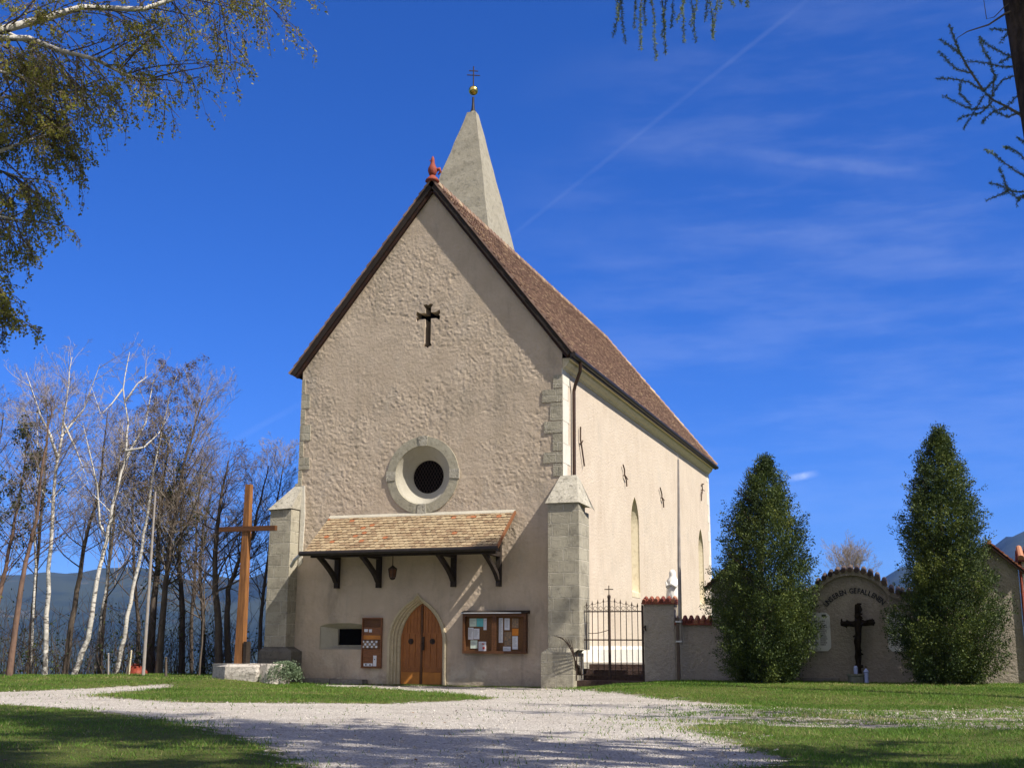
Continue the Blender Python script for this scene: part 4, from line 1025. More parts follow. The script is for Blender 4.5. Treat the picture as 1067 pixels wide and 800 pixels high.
# marble name plaques
rng = random.Random(77)
for k, (xl, xr, zb, zt, lab) in enumerate(((11.53, 12.12, 1.06, 2.08, 'white marble name plaque with clipped corners, left of the dark crucifix'), (13.60, 14.17, 1.06, 2.07, 'white marble name plaque with clipped corners, half hidden by the right conifer'))):
    t = thing('marble_plaque', lab, 'plaque', ((xl+xr)/2, y0, zb), 'name plaques on the memorial wall'); c = .09
    m = MB(); m.prism([(xl+c, zb), (xr-c, zb), (xr, zb+c), (xr, zt-c), (xr-c, zt), (xl+c, zt), (xl, zt-c), (xl, zb+c)], FX, y0-.045, y0+.005); m.build('slab', 'marble', t)
    m = MB(); zz = zt-.24
    m.box(xr-.21, xr-.09, y0-.048, y0-.0455, zt-.12, zt-.05) if k == 0 else m.box(xl+.10, xl+.22, y0-.048, y0-.0455, zt-.12, zt-.05)
    while zz > zb+.14:
        x = xl+.07
        for c_ in range(2):
            ww = rng.uniform(.13, .2); xx = x
            while xx < x+ww: s_ = rng.uniform(.012, .03); m.box(xx, min(xx+s_, x+ww), y0-.048, y0-.0455, zz, zz+.028); xx += s_+.008
            x += .25
        zz -= .052
    m.build('names', 'ink', t)
# dark rustic crucifix
cf = thing('rustic_crucifix', 'dark gnarled wooden crucifix in the middle of the memorial wall', 'crucifix', (12.86, -.62, .4))
m = MB(); rg = random.Random(5)
def gnarl(a, b, r_, n):
    a, b = Vector(a), Vector(b); m.tube([a.lerp(b, k/n)+Vector((rg.uniform(-.02, .02), rg.uniform(-.015, .015), rg.uniform(-.02, .02))) for k in range(n+1)], [r_*rg.uniform(.8, 1.2) for k in range(n+1)], 8)
    for k in range(n*2):
        p = a.lerp(b, rg.random()); q = Vector((rg.uniform(-1, 1), rg.uniform(-.6, .2), rg.uniform(-.6, 1))).normalized()
        m.tube([p, p+q*rg.uniform(.08, .15)], [r_*.55, r_*.22], 5)
gnarl((12.80, -.62, .35), (12.89, -.62, 2.30), .085, 14); gnarl((12.44, -.62, 1.78), (13.29, -.62, 1.80), .075, 8)
m.build('timber', 'crucifix_wood', cf)
m = MB(); m.tube([(12.86, -.74, 1.98), (12.86, -.75, 1.75), (12.87, -.74, 1.45), (12.85, -.74, 1.15), (12.85, -.72, .95)], [.05, .085, .07, .06, .03], 8); m.tube([(12.58, -.72, 1.86), (12.76, -.74, 1.74), (12.95, -.74, 1.74), (13.13, -.72, 1.86)], [.025, .04, .04, .025], 6)
m.lathe((12.86, -.76, 1.96), [(.02, -.07), (.06, -.03), (.065, .03), (.03, .08)], 8); m.build('figure', 'crucifix_wood', cf, True)
m = MB(); m.box(11.35, 12.30, -.62, -.36, .12, .36); tag(m.build('stone_bench', 'step_stone'), 'low stone slab lying along the foot of the memorial wall', 'slab')
pl_ = thing('grave_planter', 'small stone planter on the grass below the dark crucifix', 'planter', (12.80, -1.45, .2))
m = MB(); m.lathe((12.80, -1.45, .16), [(.14, 0), (.19, .06), (.21, .28), (.24, .30), (.24, .34), (.18, .34), (.17, .27)], 12); m.build('bowl', 'planter', pl_)
gl_ = thing('grave_lantern', 'pale blue grave lantern beside the stone planter', 'lantern', (13.06, -1.5, .18))
m = MB(); m.lathe((13.06, -1.5, .17), [(.07, 0), (.07, .05), (.055, .06), (.055, .36), (.075, .38), (.02, .47)], 8); m.build('lantern_body', 'lantern_blue', gl_)
m = MB(); m.lathe((13.06, -1.5, .64), [(.02, -.01), (.025, .02), (.01, .06)], 6); m.build('lid', 'iron', gl_)
m = MB(); m.lathe((12.80, -1.45, .50), [(.05, 0), (.055, .16), (.03, .20)], 8); tag(m.build('votive_light', 'lantern_blue'), 'short pale votive candle glass standing on the planter', 'candle')
# tiled pier closing the row at right
pr_ = thing('tiled_pier', 'white rendered pier with tiled cap and a dark red drainpipe at the right edge', 'pier', (17.4, -.5, .2))
m = MB(); m.box(17.03, 17.9, -.31, .5, -.4, 3.36); m.build('pier_body', 'plaster_white', pr_)
m = MB(); coping(m, 16.92, 18.05, -.48, .7, 3.40, 6, .30, 15, .085); m.build('tile_cap', 'coping_tile', pr_)
m = MB(); m.tube([(16.985, -.34, 3.30), (16.985, -.34, .15)], .035, 8); m.build('drainpipe', 'red_clay', pr_)
# white statue in the churchyard
st = thing('white_statue', 'white robed statue with hands folded behind the churchyard wall', 'statue', (7.42, 1.6, .65))
m = MB(); m.box(7.20, 7.66, 1.42, 1.82, .6, 2.42); m.build('pedestal', 'window_stone', st)
m = MB(); m.lathe((7.43, 1.62, 2.42), [(.20, 0), (.215, .05), (.20, .25), (.185, .45), (.19, .60), (.175, .68), (.115, .76), (.10, .82), (.105, .89), (.085, .95), (.045, .99), (.005, 1.0)], 16)
m.tube([(7.27, 1.56, 3.04), (7.31, 1.44, 2.90), (7.42, 1.41, 2.98), (7.43, 1.41, 3.06)], [.055, .055, .035, .02], 8); m.tube([(7.59, 1.56, 3.04), (7.55, 1.44, 2.90), (7.44, 1.41, 2.98)], [.055, .055, .035], 8)
for k in range(7): a_ = -2.8+.42*k; m.tube([(7.43+.16*math.cos(a_), 1.62+.16*math.sin(a_), 2.95), (7.43+.20*math.cos(a_), 1.62+.20*math.sin(a_), 2.44)], [.012, .03], 6)
m.build('figure', 'statue_white', st, True)
# poles
fp = thing('flagpole', 'slender grey pole bolted to a brown wooden post in front of the churchyard wall', 'pole', (8.05, -.62, .2))
m = MB(); m.tube([(8.08, -.60, 1.2), (8.10, -.60, 3.5), (8.15, -.60, 6.4)], [.055, .05, .025], 8); m.tube([(8.15, -.60, 6.38), (8.13, -.60, 6.55)], [.012, .006], 4); m.build('mast', 'pole_grey', fp)
m = MB(); m.box(7.98, 8.06, -.68, -.60, -.1, 1.95); m.build('post', 'post_wood', fp)
m = MB()
for zz in (1.28, 1.82): m.box(7.97, 8.14, -.70, -.54, zz, zz+.04)
m.build('clamp', 'zinc', fp)
a = at(149, 706, 42.5); b = at(162, 512, 42.5); gz = float(G(a[0], a[1]))
fp2 = thing('bare_flagpole', 'thin bare flagpole leaning slightly in front of the birch trees', 'pole', (a[0], a[1], gz))
m = MB(); m.tube([(a[0], a[1], gz-.3), tuple((a+b)/2), tuple(b)], [.06, .05, .03], 8); m.build('mast', 'pole_grey', fp2)

# ------------------------------------------------------------------ vegetation
def rnd_unit(rg):
    while True:
        v = Vector((rg.uniform(-1, 1), rg.uniform(-1, 1), rg.uniform(-1, 1)))
        if .05 < v.length < 1: return v.normalized()
def path(rg, p, d, L, n, wob, bend):
    """wobbling polyline; bend = pull along z per step (negative droops)"""
    pts = [Vector(p)]; d = Vector(d).normalized()
    for i in range(n):
        d = (d+rnd_unit(rg)*wob+Vector((0, 0, bend))).normalized(); pts.append(pts[-1]+d*L/n)
    return pts, d
def sub(pts, t):
    f = t*(len(pts)-1); i = min(int(f), len(pts)-2); return pts[i].lerp(pts[i+1], f-i), (pts[i+1]-pts[i]).normalized()
def side_dir(rg, d, ang):
    o = d.cross(rnd_unit(rg)); o = o.normalized() if o.length > 1e-3 else d.orthogonal().normalized()
    return (d*math.cos(ang)+o*math.sin(ang)).normalized()
def grow(rg, wood, twig, tips, p, d, L, r, lev, cfg):
    c = cfg[lev]; n = c.get('n', 4)
    pts, dl = path(rg, p, d, L, n, c.get('wob', .12), c.get('bend', .03))
    rr = [r*(1-.72*k/n) for k in range(n+1)]
    (wood if r > c.get('thin', .02) else twig).tube(pts, rr, 5 if r > .04 else 3, False)
    if lev+1 >= len(cfg):
        tips.append(pts); return
    k = c['kids']; k = max(1, int(k*rg.uniform(.8, 1.2)))
    for i in range(k):
        t = c.get('t0', .25)+(1-c.get('t0', .25))*(i+rg.random())/k
        q, dq = sub(pts, min(t, .99)); ch = cfg[lev+1]
        grow(rg, wood, twig, tips, q, side_dir(rg, dq, R(rg.uniform(*ch.get('ang', (30, 55))))), L*ch.get('len', .5)*rg.uniform(.65, 1.1)*(1.15-.55*t), max(r*(1-.6*t)*ch.get('rad', .5), .0045), lev+1, cfg)
def leaves(rg_seed, pts_list, per, size, spread, droop=0., quad=True):
    """leaf quads scattered along twig polylines -> V, F, tint"""
    rs = np.random.RandomState(rg_seed); P = []
    for pl in pts_list:
        A = np.array([tuple(p) for p in pl]); n = max(1, int(per*rs.uniform(.6, 1.4)))
        t = rs.rand(n)*(len(A)-1); i = np.minimum(t.astype(int), len(A)-2); f = (t-i)[:, None]
        P.append(A[i]*(1-f)+A[i+1]*f)
    P = np.concatenate(P); n = len(P); P = P+rs.normal(0, spread, P.shape); P[:, 2] -= droop*rs.rand(n)
    return leaf_quads(rs, P, size)
def leaf_quads(rs, P, size, out=None, narrow=.6):
    n = len(P); a = rs.normal(size=(n, 3)); 
    if out is not None: a = a*.75+out
    a /= np.linalg.norm(a, axis=1)[:, None]; b = rs.normal(size=(n, 3)); b -= a*(a*b).sum(1)[:, None]; b /= np.linalg.norm(b, axis=1)[:, None]
    s_ = size*rs.uniform(.6, 1.35, (n, 1)); V = np.stack([P, P+a*s_*.5+b*s_*narrow*.5, P+a*s_, P+a*s_*.5-b*s_*narrow*.5], 1).reshape(-1, 3)
    F = np.arange(n*4).reshape(n, 4); return V, F, np.repeat(rs.rand(n), 4)

# the two dense conifers in front of the memorial wall
def conifer(name, label, base, top, prof, seed, n):
    t = thing(name, label, 'conifer', base, 'conifers before the memorial wall')
    rs = np.random.RandomState(seed); bx, by, bz = base; H = top[2]-bz
    m = MB(); m.tube([(bx, by, bz-.3), (bx, by, bz+H*.4), (top[0], top[1], bz+H*.97)], [.14, .09, .015], 8)
    rg = random.Random(seed)
    for k in range(90):
        h = rg.uniform(.05, .92); a = rg.uniform(0, 6.28); r_ = float(np.interp(h, prof[0], prof[1]))*.85; z = bz+H*h
        m.tube([(bx, by, z), (bx+r_*.6*math.cos(a), by+r_*.6*math.sin(a), z+.12), (bx+r_*math.cos(a), by+r_*math.sin(a), z+.35)], [.025, .016, .006], 4, False)
    m.build('trunk', 'dark_bark', t)
    nb_ = n//64                                    # branch sprays, each a plume of small flat fans
    h = 1-rs.rand(nb_)**.62*.995; h = np.clip(rs.beta(1.05, 1.45, nb_), .0, .995)
    a = rs.rand(nb_)*2*np.pi; Rm = np.interp(h, prof[0], prof[1])
    lump = .40+1.12*fbm(a*2.2+seed, h*11+seed*3, 3)+rs.normal(0, .09, nb_)
    rad = Rm*lump*np.maximum(rs.rand(nb_)**.36, .2)
    cx = bx+(top[0]-bx)*h; cy = by+(top[1]-by)*h
    ctr = np.stack([cx+rad*np.cos(a), cy+rad*np.sin(a), bz+H*h], 1)
    out = np.stack([np.cos(a)*.75, np.sin(a)*.75, np.full(nb_, .75)], 1)
    L = rs.uniform(.24, .62, nb_)*np.clip(.55+Rm*.5, .5, 1)
    k = 64; u = rs.rand(nb_, k); dirp = out[:, None, :]+rs.normal(0, .22, (nb_, 1, 3))
    P = ctr[:, None, :]+dirp*(u[..., None]-.45)*L[:, None, None]+rs.normal(0, 1, (nb_, k, 3))*(.040+.065*(1-u))[..., None]*np.array([1, 1, .8])
    od = np.repeat(dirp, k, 1).reshape(-1, 3); P = P.reshape(-1, 3)
    V, F, ti = leaf_quads(rs, P, .054, od, .5)
    clump = np.repeat(.12+.76*fbm(ctr[:, 0]*2.4, ctr[:, 2]*2.4+ctr[:, 1]*2, 3), k)
    ti = np.repeat(np.clip(clump*1.0+.45*rs.rand(len(P))-.24, 0, 1), 4)
    quick_mesh('crown', V, F, 'thuja_leaf', t, ti, 4)
    return t
conifer('conifer', 'dense green conifer close to the churchyard wall, left of the memorial letters', (10.45, -1.58, .24), (10.72, -1.58, 6.16),
        ([0, .05, .12, .25, .38, .5, .62, .74, .84, .92, .97, 1], [.60, .88, 1.08, 1.25, 1.30, 1.24, 1.06, .84, .56, .29, .13, .03]), 11, 150000)
conifer('conifer', 'taller slender conifer right of the memorial letters, before the pale gable', (15.05, -1.62, .24), (15.22, -1.62, 6.72),
        ([0, .05, .12, .25, .38, .5, .62, .74, .84, .92, .97, 1], [.78, 1.02, 1.12, 1.18, 1.12, 1.02, .90, .72, .48, .26, .12, .03]), 23, 155000)

# wood at the edge of the slope, left
def wild_tree(name, label, pxpath, dist, r0, bark_, twig_, seed, cfg, nb, t0, blen, ang, leafy=None, extra=(), group='trees of the wood at the left'):
    nb = int(nb*1.75); r0 = r0*(.8 if bark_ != 'birch_bark' else .74)
    rg = random.Random(seed); pts = [Vector(at(x, y, dist)) for x, y in pxpath]
    gz = float(G(pts[0].x, pts[0].y)); pts[0].z = min(pts[0].z, gz)-.4
    t = thing(name, label, 'tree', (pts[0].x, pts[0].y, gz), group)
    # smooth the trunk path
    fine = []
    for i in range(len(pts)-1):
        for k in range(3): 
            p = pts[i].lerp(pts[i+1], k/3); fine.append(p+rnd_unit(rg)*(.03 if i else 0))
    fine.append(pts[-1]); n = len(fine)
    wood, twig, tips = MB(), MB(), []
    wood.tube(fine, [r0*(1-.86*(k/(n-1))**.85) for k in range(n)], 8, False)
    ex = []
    for pth, rr in extra:
        q = [Vector(at(x, y, dist+rg.uniform(-.8, .8))) for x, y in pth]; q[0] = Vector(at(*pth[0], dist)); wood.tube(q, [rr*(1-.8*k/(len(q)-1)) for k in range(len(q))], 6, False); ex.append((q, rr))
    Ht = (fine[-1]-fine[0]).length
    for i in range(nb):
        t_ = t0+(1-t0)*(i+rg.random())/nb; q, d = sub(fine, min(t_, .985))
        a = rg.uniform(0, 6.28); o = Vector((math.cos(a), math.sin(a), 0)); th = R(rg.uniform(*ang))
        grow(rg, wood, twig, tips, q, (d*math.cos(th)+o*math.sin(th)), Ht*blen*(1.15-.8*t_)*rg.uniform(.7, 1.15), max(.010, r0*(1-.86*t_)*.36), 0, cfg)
    for q_, rr in ex:
        for i in range(6):
            q, d = sub(q_, .3+.7*(i+rg.random())/6.01); grow(rg, wood, twig, tips, q, side_dir(rg, d, R(rg.uniform(30, 60))), Ht*blen*.55*rg.uniform(.6, 1), rr*.3, 0, cfg)
    wood.build('trunk', bark_, t, True, False); twig.build('twigs', twig_, t, False, False) if twig.f else None
    if leafy:
        mt, per, size, spread = leafy; V, F, ti = leaves(seed+1, tips, per, size, spread, .1); quick_mesh('leaves', V, F, mt, t, ti, 4)
    return t
SPRD = [dict(kids=7, n=6, wob=.17, bend=.05, t0=.12), dict(kids=5, n=4, wob=.2, bend=.03, len=.5, ang=(25, 65), rad=.5), dict(kids=4, n=3, wob=.22, bend=.02, len=.55, ang=(25, 65), rad=.5, t0=.1), dict(n=3, wob=.22, bend=.02, len=.75, ang=(20, 60), rad=.6)]
UPRT = [dict(kids=7, n=6, wob=.13, bend=.09, t0=.12), dict(kids=5, n=4, wob=.15, bend=.07, len=.5, ang=(22, 48), rad=.5), dict(kids=4, n=3, wob=.18, bend=.05, len=.6, ang=(20, 50), rad=.5, t0=.1), dict(n=3, wob=.2, bend=.04, len=.75, ang=(18, 45), rad=.6)]
WEEP = [dict(kids=6, n=5, wob=.14, bend=.02, t0=.2), dict(kids=5, n=4, wob=.15, bend=-.05, len=.5, ang=(25, 60), rad=.5), dict(kids=5, n=4, wob=.14, bend=-.16, len=.7, ang=(20, 60), rad=.5), dict(n=4, wob=.12, bend=-.28, len=.8, ang=(20, 50), rad=.7)]
BARE = [dict(kids=5, n=5, wob=.15, bend=.06, t0=.2), dict(kids=4, n=4, wob=.18, bend=.04, len=.5, ang=(25, 55), rad=.5), dict(kids=3, n=3, wob=.2, len=.6, ang=(20, 55), rad=.6), dict(n=2, wob=.2, len=.6, ang=(20, 55), rad=.7)]
wild_tree('birch_tree', 'straight white birch forking into pale bare limbs, second trunk from the left edge', [(47, 707), (49, 640), (52, 570), (57, 500), (64, 455), (69, 415), (75, 372)], 43.5, .13, 'birch_bark', 'twig_pale', 1, BARE, 14, .42, .26, (30, 60),
          None, (([(60, 478), (52, 452), (42, 432), (27, 388)], .06), ([(64, 455), (76, 440), (88, 425), (104, 380)], .05), ([(66, 440), (80, 470), (92, 505)], .04)))
wild_tree('birch_tree', 'white birch leaning right from a bent foot, with broken bare top', [(72, 705), (82, 690), (92, 665), (97, 630), (103, 592), (111, 562), (117, 530), (125, 500), (131, 475), (133, 440), (129, 405), (135, 367)], 43, .145, 'birch_bark', 'twig_pale', 2, BARE, 12, .45, .22, (35, 65),
          None, (([(111, 560), (104, 545), (101, 505), (93, 470), (86, 440)], .055), ([(130, 480), (140, 462), (152, 440), (160, 395)], .06), ([(131, 470), (150, 466), (165, 452), (178, 430)], .045), ([(128, 405), (117, 420), (105, 432), (96, 405)], .035), ([(131, 418), (143, 400), (154, 392)], .04)))
wild_tree('birch_tree', 'leaning birch with drooping brownish catkin crown beside the thin flagpole', [(119, 705), (124, 685), (131, 655), (138, 615), (148, 571), (154, 530), (160, 490), (168, 450), (177, 415), (184, 392)], 44, .13, 'birch_bark', 'twig', 3, WEEP, 20, .45, .26, (30, 70), ('catkin_leaf', 2.2, .055, .03))
wild_tree('bare_tree', 'reddish barked bare tree leaning right at the left edge of the wood', [(9, 707), (14, 665), (20, 620), (27, 585), (38, 540), (44, 490), (50, 450), (54, 425)], 42.5, .145, 'red_bark', 'twig', 4, SPRD, 16, .4, .30, (35, 70))
wild_tree('bare_tree', 'dark bare tree behind the two white birches', [(66, 704), (75, 650), (83, 600), (90, 560), (102, 515), (108, 470), (112, 430)], 46, .15, 'dark_bark', 'twig', 5, SPRD, 16, .35, .32, (35, 70))
wild_tree('bare_tree', 'thick dark trunk just right of the thin flagpole', [(156, 706), (159, 640), (164, 590), (166, 540), (170, 500), (176, 460)], 46, .20, 'dark_bark', 'twig', 6, SPRD, 18, .35, .34, (35, 70), ('ivy_leaf', .5, .09, .05))
wild_tree('bare_tree', 'wide spreading bare tree with a fine fan of twigs, right of the thin flagpole', [(165, 704), (168, 660), (172, 610), (178, 560), (188, 500), (200, 455), (212, 415)], 44.5, .18, 'dark_bark', 'twig_pale', 7, UPRT, 26, .3, .40, (25, 55))
wild_tree('bare_tree', 'ivy hung straight tree between the flagpole and the wooden cross', [(190, 703), (190, 640), (187, 590), (189, 540), (194, 500)], 46, .17, 'dark_bark', 'twig', 8, SPRD, 16, .3, .34, (35, 70), ('ivy_leaf', .5, .09, .05))
wild_tree('bare_tree', 'dark double trunked tree just left of the wooden cross, left stem', [(230, 697), (227, 650), (224, 600), (226, 550), (232, 510), (238, 480)], 43.5, .20, 'dark_bark', 'twig', 9, SPRD, 18, .3, .40, (35, 75))
wild_tree('bare_tree', 'dark curved trunk just left of the wooden cross, right stem of the pair', [(240, 696), (236, 650), (238, 615), (247, 588), (262, 560), (272, 520), (280, 485)], 43.8, .16, 'dark_bark', 'twig', 10, UPRT, 18, .35, .36, (30, 60))
wild_tree('bare_tree', 'slender bare tree showing between the wooden cross and the church buttress', [(270, 698), (272, 650), (276, 600), (284, 550), (292, 505), (297, 478)], 45, .11, 'dark_bark', 'twig_pale', 12, UPRT, 18, .25, .36, (25, 60))
wild_tree('sapling', 'thin dark sapling standing alone on the grass left of the wooden cross', [(207, 708), (210, 670), (213, 635), (214, 600), (212, 560)], 41.5, .05, 'dark_bark', 'twig', 13, BARE, 10, .3, .26, (30, 60))
wild_tree('bare_tree', 'bare tree leaning in from beyond the left edge of the picture', [(-14, 707), (-4, 640), (6, 590), (16, 540), (24, 500), (30, 450)], 45, .13, 'red_bark', 'twig', 14, SPRD, 14, .35, .34, (35, 70), ('ivy_leaf', 1, .1, .05))
wild_tree('bare_tree', 'pale bare tree rising behind the straight white birch', [(30, 704), (34, 640), (40, 570), (46, 500), (50, 450), (48, 415)], 49, .12, 'dark_bark', 'twig_pale', 15, UPRT, 18, .3, .36, (30, 60))
wild_tree('bare_tree', 'bare tree behind the leaning birch with its upper twigs against the sky', [(104, 704), (108, 640), (116, 570), (122, 500), (128, 450)], 50, .13, 'dark_bark', 'twig_pale', 16, UPRT, 20, .3, .36, (30, 60))
wild_tree('bare_tree', 'low bare tree with twiggy rounded head behind the wooden cross', [(214, 702), (212, 650), (208, 600), (212, 550), (222, 500)], 50, .15, 'dark_bark', 'twig', 17, SPRD, 20, .25, .38, (30, 70))
wild_tree('bare_tree', 'bare tree far left whose twigs reach the picture edge', [(-2, 703), (-4, 640), (-6, 560), (-2, 480), (4, 430)], 50, .15, 'dark_bark', 'twig', 18, SPRD, 18, .3, .36, (35, 70))
wild_tree('birch_tree', 'thin pale birch between the leaning birch and the thin flagpole', [(98, 704), (104, 650), (112, 600), (116, 550), (122, 510), (126, 470), (128, 440)], 47, .08, 'birch_bark', 'twig_pale', 24, BARE, 12, .4, .28, (30, 60))
wild_tree('birch_tree', 'slender white stem left of the straight white birch', [(33, 705), (34, 650), (38, 590), (36, 540), (40, 490), (38, 450), (42, 415)], 46, .075, 'birch_bark', 'twig_pale', 25, BARE, 12, .4, .28, (30, 60))
wild_tree('bare_tree', 'slim dark tree in the gap between the ivy tree and the double trunk', [(204, 703), (200, 650), (203, 590), (206, 530), (210, 480)], 52, .13, 'dark_bark', 'twig', 19, UPRT, 18, .3, .36, (30, 60))
wild_tree('bare_tree', 'bare tree behind the thick dark trunk, leaning left', [(146, 704), (144, 650), (140, 590), (138, 530), (142, 470)], 52, .14, 'dark_bark', 'twig', 20, UPRT, 18, .3, .36, (30, 60))
wild_tree('bare_tree', 'small fan shaped bare tree behind the arch of the memorial wall', [(884, 700), (884, 640), (884, 612), (885, 590)], 50, .10, 'dark_bark', 'twig_pale', 21, UPRT, 20, .55, .62, (15, 60), None, (), 'trees behind the memorial wall')
# twiggy undergrowth along the edge of the slope
def undergrowth():
    rg = random.Random(31); m = MB(); P = []
    for i in range(900):
        px = rg.uniform(-30, 300); d = rg.uniform(44.5, 54); a = at(px, 700, d); gz = float(G(a[0], a[1])); h = rg.uniform(.8, 3.4)
        q, _ = path(rg, (a[0], a[1], gz-.1), (rg.uniform(-.4, .4), rg.uniform(-.4, .4), 1), h, 4, .2, .02); m.tube(q, [.016, .013, .010, .007, .004], 3, False)
        for k in range(3):
            s_, d_ = sub(q, rg.uniform(.3, .9)); q2, _ = path(rg, s_, side_dir(rg, d_, R(50)), h*.4, 2, .2, 0); m.tube(q2, [.008, .006, .003], 3, False)
        if rg.random() < .35: P.append(q)
    tag(m.build('undergrowth_twigs', 'hedge_twig', None, False, False), 'tangled bare undergrowth along the edge of the slope', 'undergrowth', kind='stuff')
    V, F, ti = leaves(4, P, 18, .11, .14); o = quick_mesh('undergrowth_leaves', V, F, 'ivy_leaf', None, ti, 4); tag(o, 'green leaves scattered through the undergrowth below the bare trees', 'undergrowth', kind='stuff')
undergrowth()
# small things on the grass there
def stake(px, py0, py1, d, label, r_=.035, mat='pole_grey', dx=0):
    a = at(px, py0, d); b = at(px+dx, py1, d); gz = float(G(a[0], a[1])); m = MB(); m.tube([(a[0], a[1], gz-.2), tuple(b)], [r_, r_*.8], 6); m.lathe(tuple(b), [(r_*.9, -.02), (r_*1.2, 0), (.005, .03)], 6)
    tag(m.build('wooden_stake', mat), label, 'stake', 'stakes at the edge of the wood')
stake(113, 705, 681, 43.2, 'short grey stake below the white birches')
stake(134, 705, 678, 43.4, 'pale stake left of the red heap', .03, 'window_stone', 3)
stake(130, 704, 686, 43.2, 'short slanting pale stake at the foot of the leaning birch', .03, 'window_stone', 6)
stake(173, 709, 685, 40.5, 'dark stake alone on the grass near the path', .045, 'dark_bark')
a = at(141, 702, 44.6); gz = float(G(a[0], a[1]))
m = MB(); m.lathe((a[0], a[1], gz), [(.40, -.1), (.36, .10), (.24, .24), (.10, .33), (.02, .34)], 14); rg = random.Random(3)
m.v = [(x+rg.uniform(-.09, .09), y+rg.uniform(-.09, .09), z+rg.uniform(-.06, .06)) for x, y, z in m.v]; tag(m.build('covered_heap', 'tarp_red', None, True), 'small heap under a red cover beside the thin flagpole', 'heap')
# plant cascading over the boulder
pp = thing('hanging_plant', 'pale green plant cascading beside the boulder at the buttress foot', 'plant', (-3.72, -1.5, .1))
rg = random.Random(8); m = MB(); strands = []
for k in range(170):
    a = rg.uniform(-2.4, 1.2); q, _ = path(rg, (-3.92+rg.uniform(-.16, .12), -1.45+rg.uniform(-.25, .2), .60+rg.uniform(-.05, .05)), (math.cos(a)*.7, math.sin(a)*.6, .30), rg.uniform(.5, .85), 6, .1, -.38)
    q = [Vector((p.x, p.y, max(p.z, .08))) for p in q]; m.tube(q, .004, 3, False); strands.append(q)
m.build('stems', 'ivy_leaf', pp, False, False); V, F, ti = leaves(3, strands, 36, .045, .022); quick_mesh('foliage', V, F, 'cascade_leaf', pp, ti, 4)

# overhanging birch, its trunk just outside the left of the frame
def big_birch():
    rg = random.Random(40); d0 = 13.5; b = at(-190, 700, d0); gz = float(G(b[0], b[1])); t = thing('weeping_birch', 'leafing birch whose pale boughs hang into the upper left corner', 'tree', (b[0], b[1], gz), 'trees around the forecourt')
    T = [Vector((b[0], b[1], gz-.3)), Vector(at(-175, 450, d0)), Vector(at(-165, 250, d0)), Vector(at(-160, 80, d0)), Vector(at(-155, -100, d0)), Vector(at(-160, -300, d0))]
    wood, twig, tips = MB(), MB(), []; wood.tube(T, [.26, .22, .19, .16, .12, .06], 12)
    def bough(pxs, r0, dz=0.):
        q = [Vector(at(x, y, d0-(.0 if i == 0 else dz*i/(len(pxs)-1)))) for i, (x, y) in enumerate(pxs)]; wood.tube(q, [r0*(1-.75*k/(len(q)-1)) for k in range(len(q))], 7, False); return q
    B = [(bough([(-162, 150), (-60, 60), (0, 32), (45, 20), (85, 8), (150, 10), (190, -4), (232, -20)], .062, .5), 1.0), (bough([(-100, 95), (-20, 40), (30, 40), (60, 52), (100, 62), (130, 78), (160, 85)], .045, 1.), 1.),
         (bough([(-160, 20), (-60, -50), (60, -70), (150, -50), (215, -28), (258, -12)], .06, .8), 1.15), (bough([(-165, 260), (-90, 200), (-30, 170), (20, 150), (50, 140)], .04, .4), .8),
         (bough([(-150, -60), (0, -110), (120, -100), (210, -60)], .05, -.6), 1.), (bough([(-165, 120), (-90, 40), (-20, 20), (30, 45), (62, 90)], .04, -.8), .8),
         (bough([(-170, 330), (-110, 270), (-50, 235), (-5, 225), (25, 230)], .035, .3), .7), (bough([(-165, 380), (-120, 330), (-60, 300), (-20, 292), (2, 300)], .03, .5), .6), (bough([(-165, 200), (-90, 140), (-30, 110), (10, 100), (40, 112)], .03, .3), .9),
         (bough([(-170, 300), (-100, 225), (-40, 185), (0, 178), (36, 190)], .03, -.4), .8), (bough([(-170, 400), (-120, 345), (-60, 318), (-20, 315), (6, 326)], .025, .1), .5), (bough([(-165, 150), (-90, 90), (-30, 70), (20, 78), (70, 104)], .03, .5), .9)]
    cfg = [dict(kids=5, n=5, wob=.12, bend=-.05, t0=.15), dict(kids=4, n=5, wob=.10, bend=-.16, len=.62, ang=(20, 55), rad=.5, t0=.1), dict(n=5, wob=.08, bend=-.26, len=.75, ang=(15, 50), rad=.7)]
    for q_, s_ in B:
        n = int(27*s_)
        for i in range(n):
            t_ = .18+.82*(i+rg.random())/n; q, d = sub(q_, min(t_, .995)); grow(rg, wood, twig, tips, q, side_dir(rg, d, R(rg.uniform(25, 65))), rg.uniform(.55, 1.05)*s_, .011, 0, cfg)
    wood.build('trunk', 'birch_bark', t, True, False); twig.build('twigs', 'twig', t, False, False)
    V, F, ti = leaves(41, tips, 10.5, .037, .018, .03); quick_mesh('leaves', V, F, 'birch_leaf', t, ti, 4)
big_birch()

